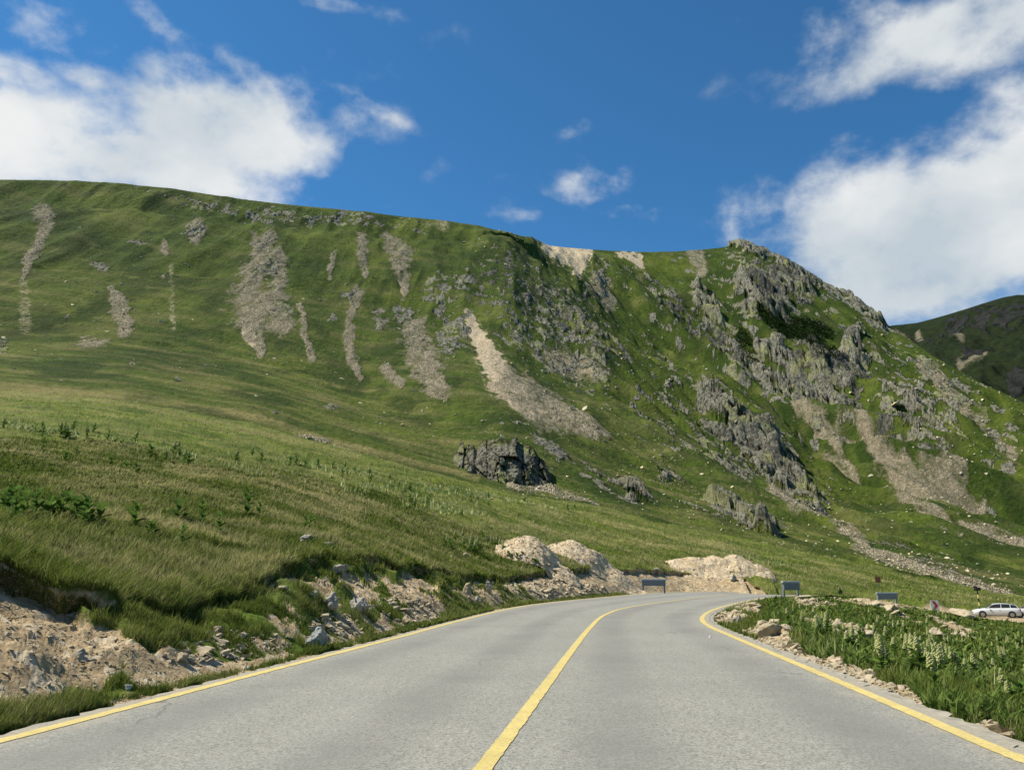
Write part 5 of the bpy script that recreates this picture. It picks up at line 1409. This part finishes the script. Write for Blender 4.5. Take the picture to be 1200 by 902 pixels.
for e in [(70, 508, 130, 4.5, .16, 1), (170, 528, 110, 4.5, .2, 1), (380, 548, 110, 4, .14, .7), (250, 545, 80, 5, .2, .6), (520, 598, 60, 5, .1, .6), (560, 580, 110, 6, .15, .5), (450, 575, 140, 14, .15, .42), (880, 655, 60, 5, .15, .4)]:
    bz = np.maximum(bz, e[5] * ell(NPX, NPY, *e[:5]))
grass_layer(np.broadcast_to(FINE, NX.shape) & (Nsr >= 9) & (bz > .3), bz ** 2 * np.clip(.1 + 1.5 * fbm(NX / 2.5, NY / 2.5, 3, 812), 0, 1), 4200, .26, .05, 806, 'scattered pale flower heads dotting the meadow band', .15, False, 'meadow_flowers', 0)
grass_layer(ok & Ninner & (NPX > 930), np.clip(fbm(NX / 1.5, NY / 1.5, 3, 813) + .1, 0, 1) * thin * (NPY < 830), 2600, .15, .022, 807, 'small pale flower tips in the undergrowth inside the bend', .15, False, 'undergrowth_flowers', 0)
M_GRASS = leaf_mat('broad_leaves', (0.045, 0.09, 0.018), (0.16, 0.225, 0.055), 0.35, True)
grass_layer(ok & Ninner & (NPX > 900), np.clip(fbm(NX / 1.5, NY / 1.5, 3, 813) + .35, 0, 1) * thin, 26000, .12, .045, 808, 'low broad-leaved undergrowth inside the bend', .9, True, 'undergrowth', 0)
M_GRASS = M_GRASS_KEEP
# tufts hanging over the lip of the bank
lipm = left_near & ((Nsr == 9) | (Nsr == 8)) & (np.arange(NX.shape[0])[:, None] < start[9] + 8)
grass_layer(lipm, np.ones(NX.shape), 26000, .15, .011, 805, 'dark tufts overhanging the lip of the bank', 1.1, True, 'hanging_grass', .3)

# ------------------------------------------------------------------ dwarf pine on the crags
def pine_patch(cx, cy, rx, ry, ang, n, label, seed):
    d = ell(FPX, FPY, cx, cy, rx, ry, ang) * np.broadcast_to(FINE, FX.shape) * (np.hypot(FX, FY) > 400)
    d = np.where(d > .5, d, 0); w_ = d.ravel()
    if w_.sum() == 0: return
    r = np.random.default_rng(seed); k = r.choice(len(w_), n, p=w_ / w_.sum())
    c0 = np.array([FX.ravel()[k], FY.ravel()[k], FZ.ravel()[k]]).T
    bump_ = fbm(c0[:, 0] / 5, c0[:, 1] / 5, 3, seed)
    P = c0 + r.normal(0, .8, (n, 3)); P[:, 2] = c0[:, 2] + np.abs(r.normal(0, 1.0, n)) + np.clip(bump_, 0, 1) * 2.2
    s = r.uniform(.7, 1.6, n)[:, None]
    A = r.normal(0, 1, (n, 3)); A /= np.linalg.norm(A, axis=1)[:, None]; B = r.normal(0, 1, (n, 3)); B /= np.linalg.norm(B, axis=1)[:, None]
    V = np.stack([P - A * s * .5, P + B * s * .5, P + A * s * .5], 1).reshape(-1, 3)
    i = np.arange(n) * 3
    org = c0.mean(0)
    o_ = mesh_np('dwarf_pine', V - org, [np.stack([i, i + 1, i + 2], 1)], M_PINE, False, dict(tone=np.repeat(r.uniform(0, 1, n), 3)))
    o_.location = org
    tag(o_, label, 'dwarf pine', 'dwarf pine mats on the peak crags', 'stuff')
pine_patch(942, 387, 36, 14, .2, 11000, 'largest dark dwarf pine mat on the crags under the peak', 901)
pine_patch(875, 405, 10, 24, -.5, 2400, 'dark dwarf pine streak in the gully left of the narrow strip', 904)
pine_patch(903, 373, 26, 9, .75, 4500, 'narrow dark dwarf pine strip left of the largest mat', 902)
pine_patch(966, 411, 22, 10, .5, 3800, 'dark dwarf pine mat running down below the largest mat', 903)
